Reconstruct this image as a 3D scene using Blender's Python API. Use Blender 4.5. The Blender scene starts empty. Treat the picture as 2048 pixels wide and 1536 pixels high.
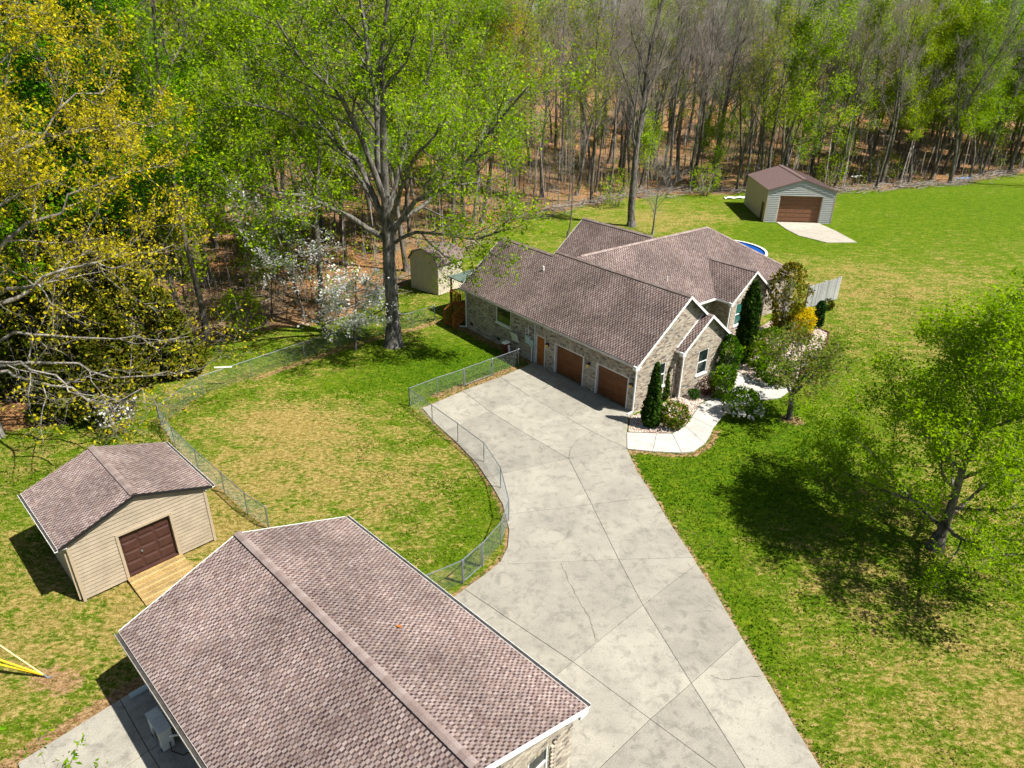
import bpy, math, random
import numpy as np
from mathutils import Vector, Matrix

R = math.radians
scene = bpy.context.scene
COL = scene.collection

# ------------------------------------------------------------------ camera
CAM_H = 19.0
PITCH = 26.49
cam_data = bpy.data.cameras.new('camera')
cam_data.sensor_width = 36.0
cam_data.lens = 24.22
cam_data.clip_end = 2000
cam = bpy.data.objects.new('camera', cam_data)
COL.objects.link(cam)
cam.matrix_world = (Matrix.Translation((0, 0, CAM_H)) @ Matrix.Rotation(R(90 - PITCH), 4, 'X')
                    @ Matrix.Rotation(R(0.85), 4, 'Z'))
scene.camera = cam

# ------------------------------------------------------------------ light
SUN_EL = 57.0
SUN_DIR = 158.0            # ground direction in which shadows fall, degrees from +X
world = bpy.data.worlds.new('World')
scene.world = world
world.use_nodes = True
wn = world.node_tree.nodes
wn.clear()
wo = wn.new('ShaderNodeOutputWorld')
wb = wn.new('ShaderNodeBackground')
ws = wn.new('ShaderNodeTexSky')
ws.sky_type = 'NISHITA'
ws.sun_disc = False
ws.sun_elevation = R(SUN_EL)
sx, sy = -math.cos(R(SUN_DIR)), -math.sin(R(SUN_DIR))      # towards the sun
ws.sun_rotation = math.atan2(sx, sy)
wb.inputs['Strength'].default_value = 0.05
world.node_tree.links.new(ws.outputs[0], wb.inputs[0])
world.node_tree.links.new(wb.outputs[0], wo.inputs[0])
sun_data = bpy.data.lights.new('sun', 'SUN')
sun_data.energy = 5.0
sun_data.angle = R(0.53)
sun_data.color = (1.0, 0.95, 0.86)
sun = bpy.data.objects.new('sun', sun_data)
COL.objects.link(sun)
sv = Vector((sx * math.cos(R(SUN_EL)), sy * math.cos(R(SUN_EL)), math.sin(R(SUN_EL))))
sun.rotation_euler = sv.to_track_quat('Z', 'Y').to_euler()
sun.location = (30, -10, 60)
vs = scene.view_settings
vs.view_transform = 'Standard'
vs.look = 'None'
vs.exposure = 0.95
vs.gamma = 1.0
vs.use_curve_mapping = False
scene.cycles.max_bounces = 4
scene.cycles.diffuse_bounces = 2
scene.cycles.glossy_bounces = 2
scene.cycles.transmission_bounces = 2
scene.cycles.use_light_tree = False
scene.cycles.debug_use_spatial_splits = True

# ------------------------------------------------------------------ helpers
def tag(o, label=None, cat=None, group=None, kind=None):
    if label: o['label'] = label
    if cat: o['category'] = cat
    if group: o['group'] = group
    if kind: o['kind'] = kind
    return o

def empty(name, loc=(0, 0, 0), rz=0.0, label=None, cat=None, group=None):
    o = bpy.data.objects.new(name, None)
    COL.objects.link(o)
    o.location = loc
    o.rotation_euler = (0, 0, R(rz))
    o.empty_display_size = 0.3
    return tag(o, label, cat, group)

class MB:
    """collects faces; build() links them as one mesh object"""
    def __init__(s):
        s.v, s.f, s.c = [], [], []
    def face(s, pts, col=None):
        n = len(s.v)
        s.v.extend(tuple(p) for p in pts)
        s.f.append(tuple(range(n, n + len(pts))))
        s.c.append(col)
    def hexa(s, c8, col=None, skip=()):
        n = len(s.v)
        s.v.extend(tuple(p) for p in c8)
        for i, q in enumerate(((0, 3, 2, 1), (4, 5, 6, 7), (0, 1, 5, 4), (1, 2, 6, 5), (2, 3, 7, 6), (3, 0, 4, 7))):
            if i in skip: continue
            s.f.append(tuple(n + k for k in q)); s.c.append(col)
    def box(s, a, b, col=None):
        x0, y0, z0 = a; x1, y1, z1 = b
        s.hexa([(x0, y0, z0), (x1, y0, z0), (x1, y1, z0), (x0, y1, z0),
                (x0, y0, z1), (x1, y0, z1), (x1, y1, z1), (x0, y1, z1)], col)
    def fbox(s, F, u0, u1, z0, z1, d0, d1, col=None, skip=()):
        s.hexa([F(u0, z0, d0), F(u1, z0, d0), F(u1, z0, d1), F(u0, z0, d1),
                F(u0, z1, d0), F(u1, z1, d0), F(u1, z1, d1), F(u0, z1, d1)], col, skip)
    def prism(s, pts, h, col=None):
        """polygon pts (3d) extruded by vector h, closed"""
        n = len(s.v); k = len(pts); h = Vector(h)
        s.v.extend(tuple(p) for p in pts)
        s.v.extend(tuple(Vector(p) + h) for p in pts)
        s.f.append(tuple(range(n + k - 1, n - 1, -1))); s.c.append(col)
        s.f.append(tuple(range(n + k, n + 2 * k))); s.c.append(col)
        for i in range(k):
            j = (i + 1) % k
            s.f.append((n + i, n + j, n + k + j, n + k + i)); s.c.append(col)
    def bar(s, a, b, w, h, col=None, up=(0, 0, 1)):
        """rectangular bar from a to b, w across, h along up"""
        a, b = Vector(a), Vector(b)
        d = (b - a).normalized(); up = Vector(up)
        if abs(d.dot(up)) > 0.98: up = Vector((1, 0, 0))
        sx_ = d.cross(up).normalized() * (w / 2); sz = sx_.cross(d).normalized() * (h / 2)
        s.hexa([a - sx_ - sz, a + sx_ - sz, b + sx_ - sz, b - sx_ - sz,
                a - sx_ + sz, a + sx_ + sz, b + sx_ + sz, b - sx_ + sz], col)
    def tube(s, pts, rad, sides=8, col=None, cap=True):
        pts = [Vector(p) for p in pts]
        if not isinstance(rad, (list, tuple)): rad = [rad] * len(pts)
        n0 = len(s.v); ref = None
        for i, p in enumerate(pts):
            d = (pts[min(i + 1, len(pts) - 1)] - pts[max(i - 1, 0)])
            if d.length < 1e-9: d = Vector((0, 0, 1))
            d.normalize()
            if ref is None or abs(ref.dot(d)) > 0.95:
                ref = Vector((1, 0, 0)) if abs(d.x) < 0.8 else Vector((0, 1, 0))
            e1 = (ref - d * ref.dot(d)).normalized(); e2 = d.cross(e1); ref = e1
            for k in range(sides):
                a = 2 * math.pi * k / sides
                q = p + (e1 * math.cos(a) + e2 * math.sin(a)) * rad[i]
                s.v.append((q.x, q.y, q.z))
        for i in range(len(pts) - 1):
            for k in range(sides):
                k2 = (k + 1) % sides
                s.f.append((n0 + i * sides + k, n0 + i * sides + k2, n0 + (i + 1) * sides + k2, n0 + (i + 1) * sides + k))
                s.c.append(col)
        if cap and sides > 3:
            s.f.append(tuple(n0 + k for k in range(sides - 1, -1, -1))); s.c.append(col)
            m = n0 + (len(pts) - 1) * sides
            s.f.append(tuple(m + k for k in range(sides))); s.c.append(col)
    def mesh(s, name, mat, smooth=False):
        me = bpy.data.meshes.new(name)
        me.from_pydata(s.v, [], s.f)
        if any(c is not None for c in s.c):
            at = me.attributes.new('col', 'FLOAT_COLOR', 'FACE')
            arr = np.ones((len(s.f), 4), dtype=np.float32)
            for i, c in enumerate(s.c):
                if c is not None: arr[i, :3] = c[:3]
            at.data.foreach_set('color', arr.ravel())
        if mat: me.materials.append(mat)
        if smooth: me.polygons.foreach_set('use_smooth', [True] * len(me.polygons))
        me.update()
        return me
    def build(s, name, mat, parent=None, kind=None, smooth=False, label=None):
        o = bpy.data.objects.new(name, s.mesh(name, mat, smooth))
        COL.objects.link(o)
        if parent: o.parent = parent
        if kind: o['kind'] = kind
        if label: o['label'] = label
        return o

def np_obj(name, v, f, mat, parent=None, cols=None, kind=None, smooth=False):
    """fast mesh from arrays: v (N,3), f (M,k) and one colour per face"""
    me = bpy.data.meshes.new(name)
    v = np.asarray(v, np.float32); f = np.asarray(f, np.int32); k = f.shape[1]
    me.vertices.add(len(v)); me.vertices.foreach_set('co', v.ravel())
    me.loops.add(f.size); me.loops.foreach_set('vertex_index', f.ravel())
    me.polygons.add(len(f)); me.polygons.foreach_set('loop_start', np.arange(0, f.size, k, dtype=np.int32))
    if smooth: me.polygons.foreach_set('use_smooth', np.ones(len(f), bool))
    if cols is not None:
        at = me.attributes.new('col', 'FLOAT_COLOR', 'FACE')
        c = np.ones((len(f), 4), np.float32); c[:, :3] = cols
        at.data.foreach_set('color', c.ravel())
    if mat: me.materials.append(mat)
    me.update(calc_edges=True)
    o = bpy.data.objects.new(name, me)
    COL.objects.link(o)
    if parent: o.parent = parent
    if kind: o['kind'] = kind
    return o

def one(name, mat, fn, parent=None, **kw):
    m = MB(); fn(m)
    return m.build(name, mat, parent, **kw)

def copy_tree(o, parent=None):
    c = o.copy(); COL.objects.link(c)
    if parent: c.parent = parent
    for ch in list(o.children): copy_tree(ch, c)
    return c

def isect(p, p2, q, q2):
    """crossing of line p-p2 with line q-q2 (plan)"""
    d1 = (p2[0] - p[0], p2[1] - p[1]); d2 = (q2[0] - q[0], q2[1] - q[1])
    den = d1[0] * d2[1] - d1[1] * d2[0]
    t = ((q[0] - p[0]) * d2[1] - (q[1] - p[1]) * d2[0]) / den
    return (p[0] + d1[0] * t, p[1] + d1[1] * t)

def inset(poly, d):
    """shrink a plan polygon by d"""
    n = len(poly)
    area = sum(poly[i][0] * poly[(i + 1) % n][1] - poly[(i + 1) % n][0] * poly[i][1] for i in range(n))
    if area < 0: poly = poly[::-1]
    out = []
    for i in range(n):
        a, b, c = Vector(poly[i - 1]), Vector(poly[i]), Vector(poly[(i + 1) % n])
        e1 = (b - a).normalized(); e2 = (c - b).normalized()
        n1 = Vector((-e1.y, e1.x)); n2 = Vector((-e2.y, e2.x))
        m = n1 + n2
        if m.length < 1e-6: m = n1.copy()
        m.normalize()
        k = d / max(0.35, m.dot(n1))
        q = b + m * k
        out.append((q.x, q.y))
    return out

def in_poly(px, py, poly):
    """vectorised point in polygon"""
    px = np.asarray(px); py = np.asarray(py); r = np.zeros(px.shape, bool)
    n = len(poly)
    for i in range(n):
        x1, y1 = poly[i][:2]; x2, y2 = poly[(i + 1) % n][:2]
        if y1 == y2: continue
        c = ((y1 > py) != (y2 > py)) & (px < (x2 - x1) * (py - y1) / (y2 - y1) + x1)
        r ^= c
    return r

def dist_line(px, py, pts):
    """distance from points to a polyline"""
    d = np.full(np.shape(px), 1e9)
    for (x1, y1), (x2, y2) in zip(pts[:-1], pts[1:]):
        dx, dy = x2 - x1, y2 - y1
        t = np.clip(((px - x1) * dx + (py - y1) * dy) / (dx * dx + dy * dy + 1e-9), 0, 1)
        d = np.minimum(d, np.hypot(px - x1 - t * dx, py - y1 - t * dy))
    return d

_t = R(PITCH); _c, _s = math.cos(_t), math.sin(_t)
def in_view(x, y, z, m=0.02):
    """is a world point inside the picture (used only to choose which pieces are worth their own object)"""
    dz = z - CAM_H; zc = y * _c - dz * _s
    if zc < 1: return False
    return abs(x / zc) < 0.743 + m and abs((y * _s + dz * _c) / zc) < 0.557 + m

# ------------------------------------------------------------------ materials
class NT:
    def __init__(s, name):
        s.m = bpy.data.materials.new(name); s.m.use_nodes = True
        s.t = s.m.node_tree; s.n = s.t.nodes; s.n.clear()
        s.out = s.n.new('ShaderNodeOutputMaterial')
    def link(s, a, b): s.t.links.new(a, b)
    def put(s, inp, v):
        if hasattr(v, 'links') or hasattr(v, 'is_output'): s.link(v, inp)
        elif isinstance(v, (tuple, list)): inp.default_value = tuple(v) + ((1.0,) if len(v) == 3 and inp.type == 'RGBA' else ())
        else: inp.default_value = v
    def pos(s): return s.n.new('ShaderNodeNewGeometry').outputs['Position']
    def obj(s): return s.n.new('ShaderNodeTexCoord').outputs['Object']
    def attr(s, name, out='Color'):
        a = s.n.new('ShaderNodeAttribute'); a.attribute_name = name; return a.outputs[out]
    def rnd(s): return s.n.new('ShaderNodeObjectInfo').outputs['Random']
    def noise(s, vec, scale, detail=3.0, rough=0.55, dist=0.0):
        n = s.n.new('ShaderNodeTexNoise'); n.inputs['Scale'].default_value = scale
        n.inputs['Detail'].default_value = detail; n.inputs['Roughness'].default_value = rough
        n.inputs['Distortion'].default_value = dist
        if vec is not None: s.link(vec, n.inputs['Vector'])
        return n.outputs['Fac']
    def voro(s, vec, scale):
        n = s.n.new('ShaderNodeTexVoronoi'); n.inputs['Scale'].default_value = scale
        s.link(vec, n.inputs['Vector']); return n.outputs['Color'], n.outputs['Distance']
    def scale(s, vec, xyz):
        n = s.n.new('ShaderNodeMapping'); n.inputs['Scale'].default_value = xyz
        s.link(vec, n.inputs['Vector']); return n.outputs[0]
    def math(s, op, a, b=None, c=None, clamp=False):
        n = s.n.new('ShaderNodeMath'); n.operation = op; n.use_clamp = clamp
        s.put(n.inputs[0], a)
        if b is not None: s.put(n.inputs[1], b)
        if c is not None: s.put(n.inputs[2], c)
        return n.outputs[0]
    def ramp(s, fac, a, b, lo=0.0, hi=1.0):
        n = s.n.new('ShaderNodeMapRange'); n.interpolation_type = 'SMOOTHSTEP'
        s.put(n.inputs[0], fac); n.inputs[1].default_value = a; n.inputs[2].default_value = b
        n.inputs[3].default_value = lo; n.inputs[4].default_value = hi
        return n.outputs[0]
    def mix(s, fac, a, b, mode='MIX'):
        n = s.n.new('ShaderNodeMix'); n.data_type = 'RGBA'; n.blend_type = mode
        s.put(n.inputs[0], fac); s.put(n.inputs[6], a); s.put(n.inputs[7], b)
        return n.outputs[2]
    def hsv(s, col, h=0.5, sat=1.0, val=1.0):
        n = s.n.new('ShaderNodeHueSaturation')
        s.put(n.inputs['Hue'], h); s.put(n.inputs['Saturation'], sat); s.put(n.inputs['Value'], val); s.put(n.inputs['Color'], col)
        return n.outputs[0]
    def bump(s, h, strength=0.3, dist=0.05):
        n = s.n.new('ShaderNodeBump'); n.inputs['Strength'].default_value = strength
        n.inputs['Distance'].default_value = dist; s.link(h, n.inputs['Height']); return n.outputs[0]
    def principled(s, col, rough=0.8, spec=0.3, metal=0.0, normal=None):
        p = s.n.new('ShaderNodeBsdfPrincipled')
        s.put(p.inputs['Base Color'], col); s.put(p.inputs['Roughness'], rough)
        p.inputs['Specular IOR Level'].default_value = spec; p.inputs['Metallic'].default_value = metal
        if normal is not None: s.link(normal, p.inputs['Normal'])
        s.link(p.outputs[0], s.out.inputs[0]); return s.m

def m_plain(name, col, rough=0.6, spec=0.3, var=0.18, scale=3.0, metal=0.0, bump=0.0):
    t = NT(name); v = t.obj()
    f = t.noise(v, scale, 4); g = t.noise(v, scale * 9, 3)
    k = t.math('ADD', t.ramp(f, 0.3, 0.7, 1 - var, 1 + var * 0.6), t.ramp(g, 0.3, 0.7, -var * 0.4, var * 0.4))
    c = t.mix(1.0, col, t.mix(0.0, (1, 1, 1), (1, 1, 1)), 'MULTIPLY')
    c = t.hsv(c, 0.5, 1.0, k)
    nrm = t.bump(g, bump, 0.02) if bump else None
    return t.principled(c, rough, spec, metal, nrm)

def m_attr(name, rough=0.85, spec=0.2, grain=60.0, var=0.2, big=0.6, bigvar=0.12):
    """colour per piece from the mesh, with grain and slow weathering on top"""
    t = NT(name); v = t.obj()
    g = t.noise(v, grain, 2); b = t.noise(v, big, 3)
    k = t.math('MULTIPLY', t.ramp(g, 0.25, 0.75, 1 - var, 1 + var), t.ramp(b, 0.3, 0.7, 1 - bigvar, 1 + bigvar))
    return t.principled(t.hsv(t.attr('col'), 0.5, 1.0, k), rough, spec)

def m_leaf(name, trans=0.4, hue=0.03, val=0.25):
    t = NT(name)
    r = t.rnd()
    c = t.hsv(t.attr('col'), t.math('ADD', t.math('MULTIPLY', r, hue), 0.5 - hue / 2), 1.0,
              t.math('ADD', t.math('MULTIPLY', t.math('FRACT', t.math('MULTIPLY', r, 7.31)), val), 1.0 - val / 2))
    d = t.n.new('ShaderNodeBsdfDiffuse'); t.link(c, d.inputs[0])
    tr = t.n.new('ShaderNodeBsdfTranslucent'); t.link(c, tr.inputs[0])
    mx = t.n.new('ShaderNodeMixShader'); mx.inputs[0].default_value = trans
    t.link(d.outputs[0], mx.inputs[1]); t.link(tr.outputs[0], mx.inputs[2])
    t.link(mx.outputs[0], t.out.inputs[0])
    return t.m

def m_bark(name, c1, c2, sc=3.0):
    t = NT(name); v = t.scale(t.obj(), (1, 1, 0.35))
    f = t.noise(v, sc, 5, 0.65); g = t.noise(v, sc * 6, 3, 0.6)
    c = t.mix(t.ramp(f, 0.35, 0.65), c1, c2)
    c = t.hsv(c, 0.5, 1.0, t.ramp(g, 0.3, 0.7, 0.65, 1.25))
    return t.principled(c, 0.9, 0.15, 0.0, t.bump(g, 0.5, 0.05))

def m_concrete(name, c1, c2, c3):
    t = NT(name); v = t.pos()
    a = t.noise(v, 0.5, 5, 0.65, 0.5); b = t.noise(v, 2.2, 6, 0.7, 0.4); g = t.noise(v, 22, 4, 0.7)
    c = t.mix(t.ramp(a, 0.35, 0.68), c1, c2)
    c = t.mix(t.ramp(b, 0.46, 0.72, 0.0, 0.85), c, c3)
    c = t.mix(t.ramp(t.noise(v, 1.1, 6, 0.75, 1.2), 0.53, 0.70, 0.0, 0.6), c, (c3[0] * 0.75, c3[1] * 0.76, c3[2] * 0.78))
    sp = t.noise(v, 7.0, 2, 0.5)
    c = t.mix(t.ramp(sp, 0.68, 0.78, 0.0, 0.55), c, (c3[0] * 0.55, c3[1] * 0.5, c3[2] * 0.45))
    k = t.math('MULTIPLY', t.ramp(g, 0.2, 0.8, 0.78, 1.18), t.math('ADD', t.math('MULTIPLY', t.rnd(), 0.22), 0.87))
    return t.principled(t.hsv(c, 0.5, 1.0, k), 0.9, 0.15, 0.0, t.bump(g, 0.25, 0.02))

MAT = {}
MAT['shingle'] = m_attr('shingle', 0.92, 0.12, 45, 0.25, 0.35, 0.22)
MAT['brick'] = m_attr('brick', 0.9, 0.15, 35, 0.22, 0.6, 0.1)
MAT['mortar'] = m_plain('mortar', (0.34, 0.31, 0.27), 0.95, 0.1)
MAT['white'] = m_plain('white_trim', (0.78, 0.78, 0.76), 0.45, 0.4, 0.06)
MAT['soffit'] = m_plain('soffit', (0.62, 0.62, 0.6), 0.6, 0.3, 0.08)
MAT['gutter_dark'] = m_plain('gutter_debris', (0.05, 0.045, 0.04), 0.7, 0.3, 0.4, 6)
MAT['gutter'] = m_plain('gutter_metal', (0.42, 0.40, 0.37), 0.4, 0.5, 0.1)
MAT['cream'] = m_plain('cream_siding', (0.36, 0.30, 0.222), 0.6, 0.3, 0.13, 1.6)
MAT['cream_trim'] = m_plain('cream_trim', (0.40, 0.325, 0.23), 0.6, 0.3, 0.06)
MAT['greige'] = m_plain('pale_siding', (0.39, 0.40, 0.385), 0.55, 0.3, 0.07)
MAT['buff'] = m_plain('buff_siding', (0.52, 0.455, 0.355), 0.6, 0.3, 0.08)
MAT['brown_door'] = m_plain('brown_door', (0.062, 0.027, 0.021), 0.5, 0.35, 0.12)
MAT['wood_door'] = m_plain('wood_garage_door', (0.15, 0.054, 0.017), 0.5, 0.3, 0.22, 2.0)
MAT['tan_door'] = m_plain('tan_garage_door', (0.20, 0.095, 0.052), 0.6, 0.25, 0.12)
MAT['metal_roof'] = m_plain('brown_metal_roof', (0.185, 0.125, 0.12), 0.42, 0.5, 0.1)
MAT['glass'] = m_plain('window_glass', (0.012, 0.02, 0.02), 0.06, 0.8, 0.1)
MAT['glass_reflection'] = m_plain('window_glass_teal_reflection', (0.03, 0.13, 0.11), 0.12, 0.7, 0.15)  # teal reflection in the entry panes, painted into the glass colour
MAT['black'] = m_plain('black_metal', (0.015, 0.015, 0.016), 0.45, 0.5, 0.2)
MAT['galv'] = m_plain('galvanised_steel', (0.26, 0.29, 0.31), 0.4, 0.5, 0.12, 4, 0.55)
MAT['wire'] = m_plain('fence_wire', (0.28, 0.31, 0.31), 0.5, 0.4, 0.1, 4, 0.4)
MAT['deck'] = m_plain('stained_deck', (0.30, 0.105, 0.022), 0.65, 0.25, 0.25, 4)
MAT['plank'] = m_attr('ramp_plank', 0.8, 0.15, 18, 0.25, 1.5, 0.15)
MAT['picket'] = m_attr('weathered_picket', 0.85, 0.15, 25, 0.25)
MAT['util'] = m_plain('grey_utility_box', (0.40, 0.50, 0.50), 0.5, 0.4, 0.1)
MAT['ac'] = m_plain('heat_pump_case', (0.55, 0.57, 0.55), 0.45, 0.4, 0.08)
MAT['yellow'] = m_plain('yellow_guard', (0.85, 0.52, 0.015), 0.45, 0.35, 0.08)
MAT['rope'] = m_plain('pale_guard', (0.66, 0.56, 0.26), 0.5, 0.35, 0.08)
MAT['blue'] = m_plain('pool_cover', (0.006, 0.075, 0.34), 0.25, 0.5, 0.25, 0.4)
MAT['lamp_glass'] = m_plain('lamp_glass', (0.75, 0.52, 0.16), 0.25, 0.5, 0.1)
MAT['bluegreen'] = m_plain('porch_roof', (0.10, 0.14, 0.12), 0.7, 0.3, 0.15)
MAT['gravel'] = m_attr('gravel', 0.9, 0.2, 30, 0.2)
MAT['edging'] = m_attr('edging_brick', 0.9, 0.2, 30, 0.2)
MAT['red'] = m_plain('dark_red_fabric', (0.11, 0.015, 0.014), 0.6, 0.3)
MAT['drive'] = m_concrete('driveway_concrete', (0.265, 0.25, 0.212), (0.325, 0.306, 0.258), (0.19, 0.178, 0.15))
MAT['walk'] = m_concrete('walkway_concrete', (0.40, 0.388, 0.36), (0.45, 0.437, 0.408), (0.33, 0.318, 0.292))
MAT['apron'] = m_concrete('apron_concrete', (0.36, 0.33, 0.275), (0.42, 0.385, 0.325), (0.30, 0.27, 0.22))
MAT['crack'] = m_plain('crack_dirt', (0.10, 0.085, 0.06), 0.95, 0.1, 0.3, 6)
MAT['bark'] = m_bark('grey_bark', (0.055, 0.048, 0.042), (0.20, 0.185, 0.165), 4.5)
MAT['bark_dark'] = m_bark('dark_bark', (0.07, 0.06, 0.05), (0.23, 0.205, 0.175))
MAT['bark_pale'] = m_bark('pale_bark', (0.13, 0.115, 0.095), (0.31, 0.29, 0.26))
MAT['twig'] = m_bark('twig_bark', (0.125, 0.108, 0.092), (0.28, 0.25, 0.215))
MAT['leaf'] = m_leaf('leaf', 0.5, 0.025, 0.3)
MAT['leaf_plain'] = m_leaf('leaf_plain', 0.5, 0.0, 0.0)
MAT['needle'] = m_leaf('evergreen_spray', 0.15, 0.02, 0.15)
MAT['petal'] = m_leaf('petal', 0.45, 0.0, 0.0)
MAT['grass'] = m_leaf('grass_blade', 0.3, 0.0, 0.0)

# ------------------------------------------------------------------ site frames
HOUSE = (6.97, 34.56); HOUSE_YAW = 129.1       # corner of the garage wing; local x runs along the garage wall
BARN = (-0.60, 10.03); BARN_YAW = 135.88       # detached garage in front
SHED = (-15.86, 19.36); SHED_YAW = 46.22
FAR = (29.76, 82.56); FAR_YAW = -3.64

def plan(origin, yaw):
    a = R(yaw); ca, sa = math.cos(a), math.sin(a)
    return lambda A, B: (origin[0] + ca * A + sa * B, origin[1] + sa * A - ca * B)
hP = plan(HOUSE, HOUSE_YAW)
bP = plan(BARN, BARN_YAW)

TREE_LINE = [(-200, 30), (-32, 30), (-26, 32.5), (-22, 38), (-20.8, 44), (-17, 47.5), (-14.5, 48.6), (-12.7, 50.6), (-9.5, 58),
             (-5, 68), (-1.7, 80), (6.3, 87.5), (15, 95.5), (27, 101), (32, 100.5), (48, 102), (58, 106), (67, 109), (81, 119), (100, 126), (300, 150)]
_tx = [p[0] for p in TREE_LINE]; _ty = [p[1] for p in TREE_LINE]
def tree_line(x): return np.interp(x, _tx, _ty)
def terrain(x, y):
    s = np.maximum(0, np.asarray(y) - np.maximum(tree_line(x), 70) - 12)
    return np.minimum(0.17 * s * s / (s + 25), 24.0)

def vnoise(x, y, sc, seed=0):
    """smooth value noise on arrays"""
    x = np.asarray(x) / sc; y = np.asarray(y) / sc
    xi = np.floor(x).astype(np.int64); yi = np.floor(y).astype(np.int64)
    def h(a, b):
        n = (a * 374761393 + b * 668265263 + seed * 974711) & 0x7fffffff
        n = ((n ^ (n >> 13)) * 1274126177) & 0x7fffffff
        return ((n ^ (n >> 16)) & 0xffff) / 65535.0
    fx = x - xi; fy = y - yi; fx = fx * fx * (3 - 2 * fx); fy = fy * fy * (3 - 2 * fy)
    return (h(xi, yi) * (1 - fx) + h(xi + 1, yi) * fx) * (1 - fy) + (h(xi, yi + 1) * (1 - fx) + h(xi + 1, yi + 1) * fx) * fy

# ---- fence and driveway lines (plan)
F_DRIVE = [(-5.88, 35.07), (-4.36, 33.08), (-2.80, 31.12), (-1.35, 29.23), (-0.47, 27.01), (-0.06, 24.51), (-0.36, 22.99), (-1.08, 21.61)]
F_END = [(-1.80, 20.59), (-2.98, 19.80), (-4.15, 19.15)]
F_YARD = [(-5.88, 35.07), (-4.41, 36.50), (-2.94, 37.72)]
F_HOUSE = [(-1.25, 39.30), (0.40, 40.85)]
F_BACK = [(-5.9, 48.79), (-7.43, 47.21), (-9.23, 46.0), (-10.74, 44.71), (-11.88, 43.52), (-13.72, 41.45), (-16.21, 38.60), (-18.28, 36.2), (-19.1, 32.5)]
F_SIDE = [(-19.1, 32.5), (-17.33, 30.30), (-15.25, 28.18), (-13.25, 26.28), (-11.65, 24.75), (-10.38, 23.75)]
D_LEFT = [(0.54, 40.32), (-1.22, 38.62), (-2.98, 37.01), (-4.67, 35.25), (-5.14, 34.80), (-4.29, 33.2), (-2.82, 30.96), (-1.66, 28.99), (-0.85, 27.08),
          (-0.35, 25.71), (-0.04, 23.92), (-0.09, 22.77), (-0.38, 21.84), (-1.0, 21.05), (-1.61, 20.40), (-2.2, 19.75), (-3.6, 18.2)]
D_RIGHT = [(6.04, 30.62), (6.26, 28.54), (6.72, 26.40), (7.05, 24.60), (7.58, 22.30), (7.97, 20.31), (8.33, 18.07), (8.68, 16.04), (8.96, 14.38), (9.21, 13.14), (9.75, 10.0)]
JM = [(-2.98, 37.01), (-1.29, 34.56), (0.74, 32.10), (2.93, 29.67), (3.73, 25.81), (4.47, 22.09), (5.05, 19.55), (6.08, 16.04), (6.97, 13.11), (7.85, 10.0)]
J2 = [(-0.76, 39.02), (1.03, 36.49), (3.21, 33.82), (4.36, 32.41)]
wallA, wallB = hP(8.75, 0.02), hP(0.0, 0.02)
xa_w = isect(JM[1], J2[1], wallA, wallB); xb_w = isect(JM[2], J2[2], wallA, wallB)
xa_e = isect(JM[1], (-2.83, 32.96), D_LEFT[5], D_LEFT[6])
xb_e = isect(JM[2], (-0.98, 30.92), D_LEFT[6], D_LEFT[7])
xc_e = isect(JM[3], (-0.4, 28.23), D_LEFT[7], D_LEFT[8])
xd_e = isect(JM[4], (0.22, 25.06), D_LEFT[9], D_LEFT[10])
xe_e = isect(JM[5], (0.64, 21.77), D_LEFT[12], D_LEFT[13])
bw = lambda A: bP(A, 3.66)                      # foot of the detached garage's long wall
xf_w = isect((5.05, 19.55), (2.21, 16.85), bw(0), bw(8))
JL = [(-1.72, 20.25), (0.78, 18.08), (2.21, 16.85), (4.48, 14.66), (6.12, 13.09), (7.2, 11.9)]
CURVE = [(3.53, 31.55), (3.06, 30.54)]
SLABS = [
    [wallA, D_LEFT[0], J2[0], J2[1], xa_w],
    [xa_w, J2[1], J2[2], xb_w],
    [xb_w, J2[2], J2[3], (6.62, 34.05), wallB],
    [J2[3], (6.04, 30.72), (6.25, 32.26), (6.62, 34.05)],
    [J2[0], D_LEFT[1], JM[0], JM[1], J2[1]],
    [J2[1], JM[1], JM[2], J2[2]],
    [J2[2], JM[2], JM[3], CURVE[1], CURVE[0], J2[3]],
    [J2[3], CURVE[0], CURVE[1], JM[3], (6.04, 30.72)],
    [JM[0], D_LEFT[3], D_LEFT[4], D_LEFT[5], xa_e, JM[1]],
    [JM[1], xa_e, D_LEFT[6], xb_e, JM[2]],
    [JM[2], xb_e, D_LEFT[7], xc_e, JM[3]],
    [JM[3], xc_e, D_LEFT[8], D_LEFT[9], xd_e, JM[4]],
    [JM[3], JM[4], (6.72, 26.45), D_RIGHT[1], (6.04, 30.72)],
    [JM[4], xd_e, D_LEFT[10], D_LEFT[11], D_LEFT[12], xe_e, JM[5]],
    [JM[4], JM[5], (7.58, 22.28), D_RIGHT[3], (6.72, 26.45)],
    [JM[5], xe_e, D_LEFT[13], D_LEFT[14], JL[0], JL[1], JL[2], JM[6]],
    [JM[5], JM[6], (7.62, 21.9), (7.58, 22.28)],
    [JM[6], JL[2], JL[3], JM[7]],
    [JM[6], JM[7], (8.34, 18.03), D_RIGHT[5], (7.62, 21.9)],
    [JM[7], JL[3], JL[4], JL[5], (7.85, 10.4), JM[8]],
    [JM[7], JM[8], (7.85, 10.4), (9.68, 10.4), D_RIGHT[9], D_RIGHT[8], D_RIGHT[7], (8.34, 18.03)],
    [JL[0], D_LEFT[15], bw(8.2), xf_w, JL[2], JL[1]],
    [JL[2], xf_w, bw(0.0), (2.60, 12.9), JL[3]],
    [JL[3], (2.60, 12.9), (1.2, 11.5), (1.2, 10.4), (7.85, 10.4), JL[5], JL[4]],
]
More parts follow.
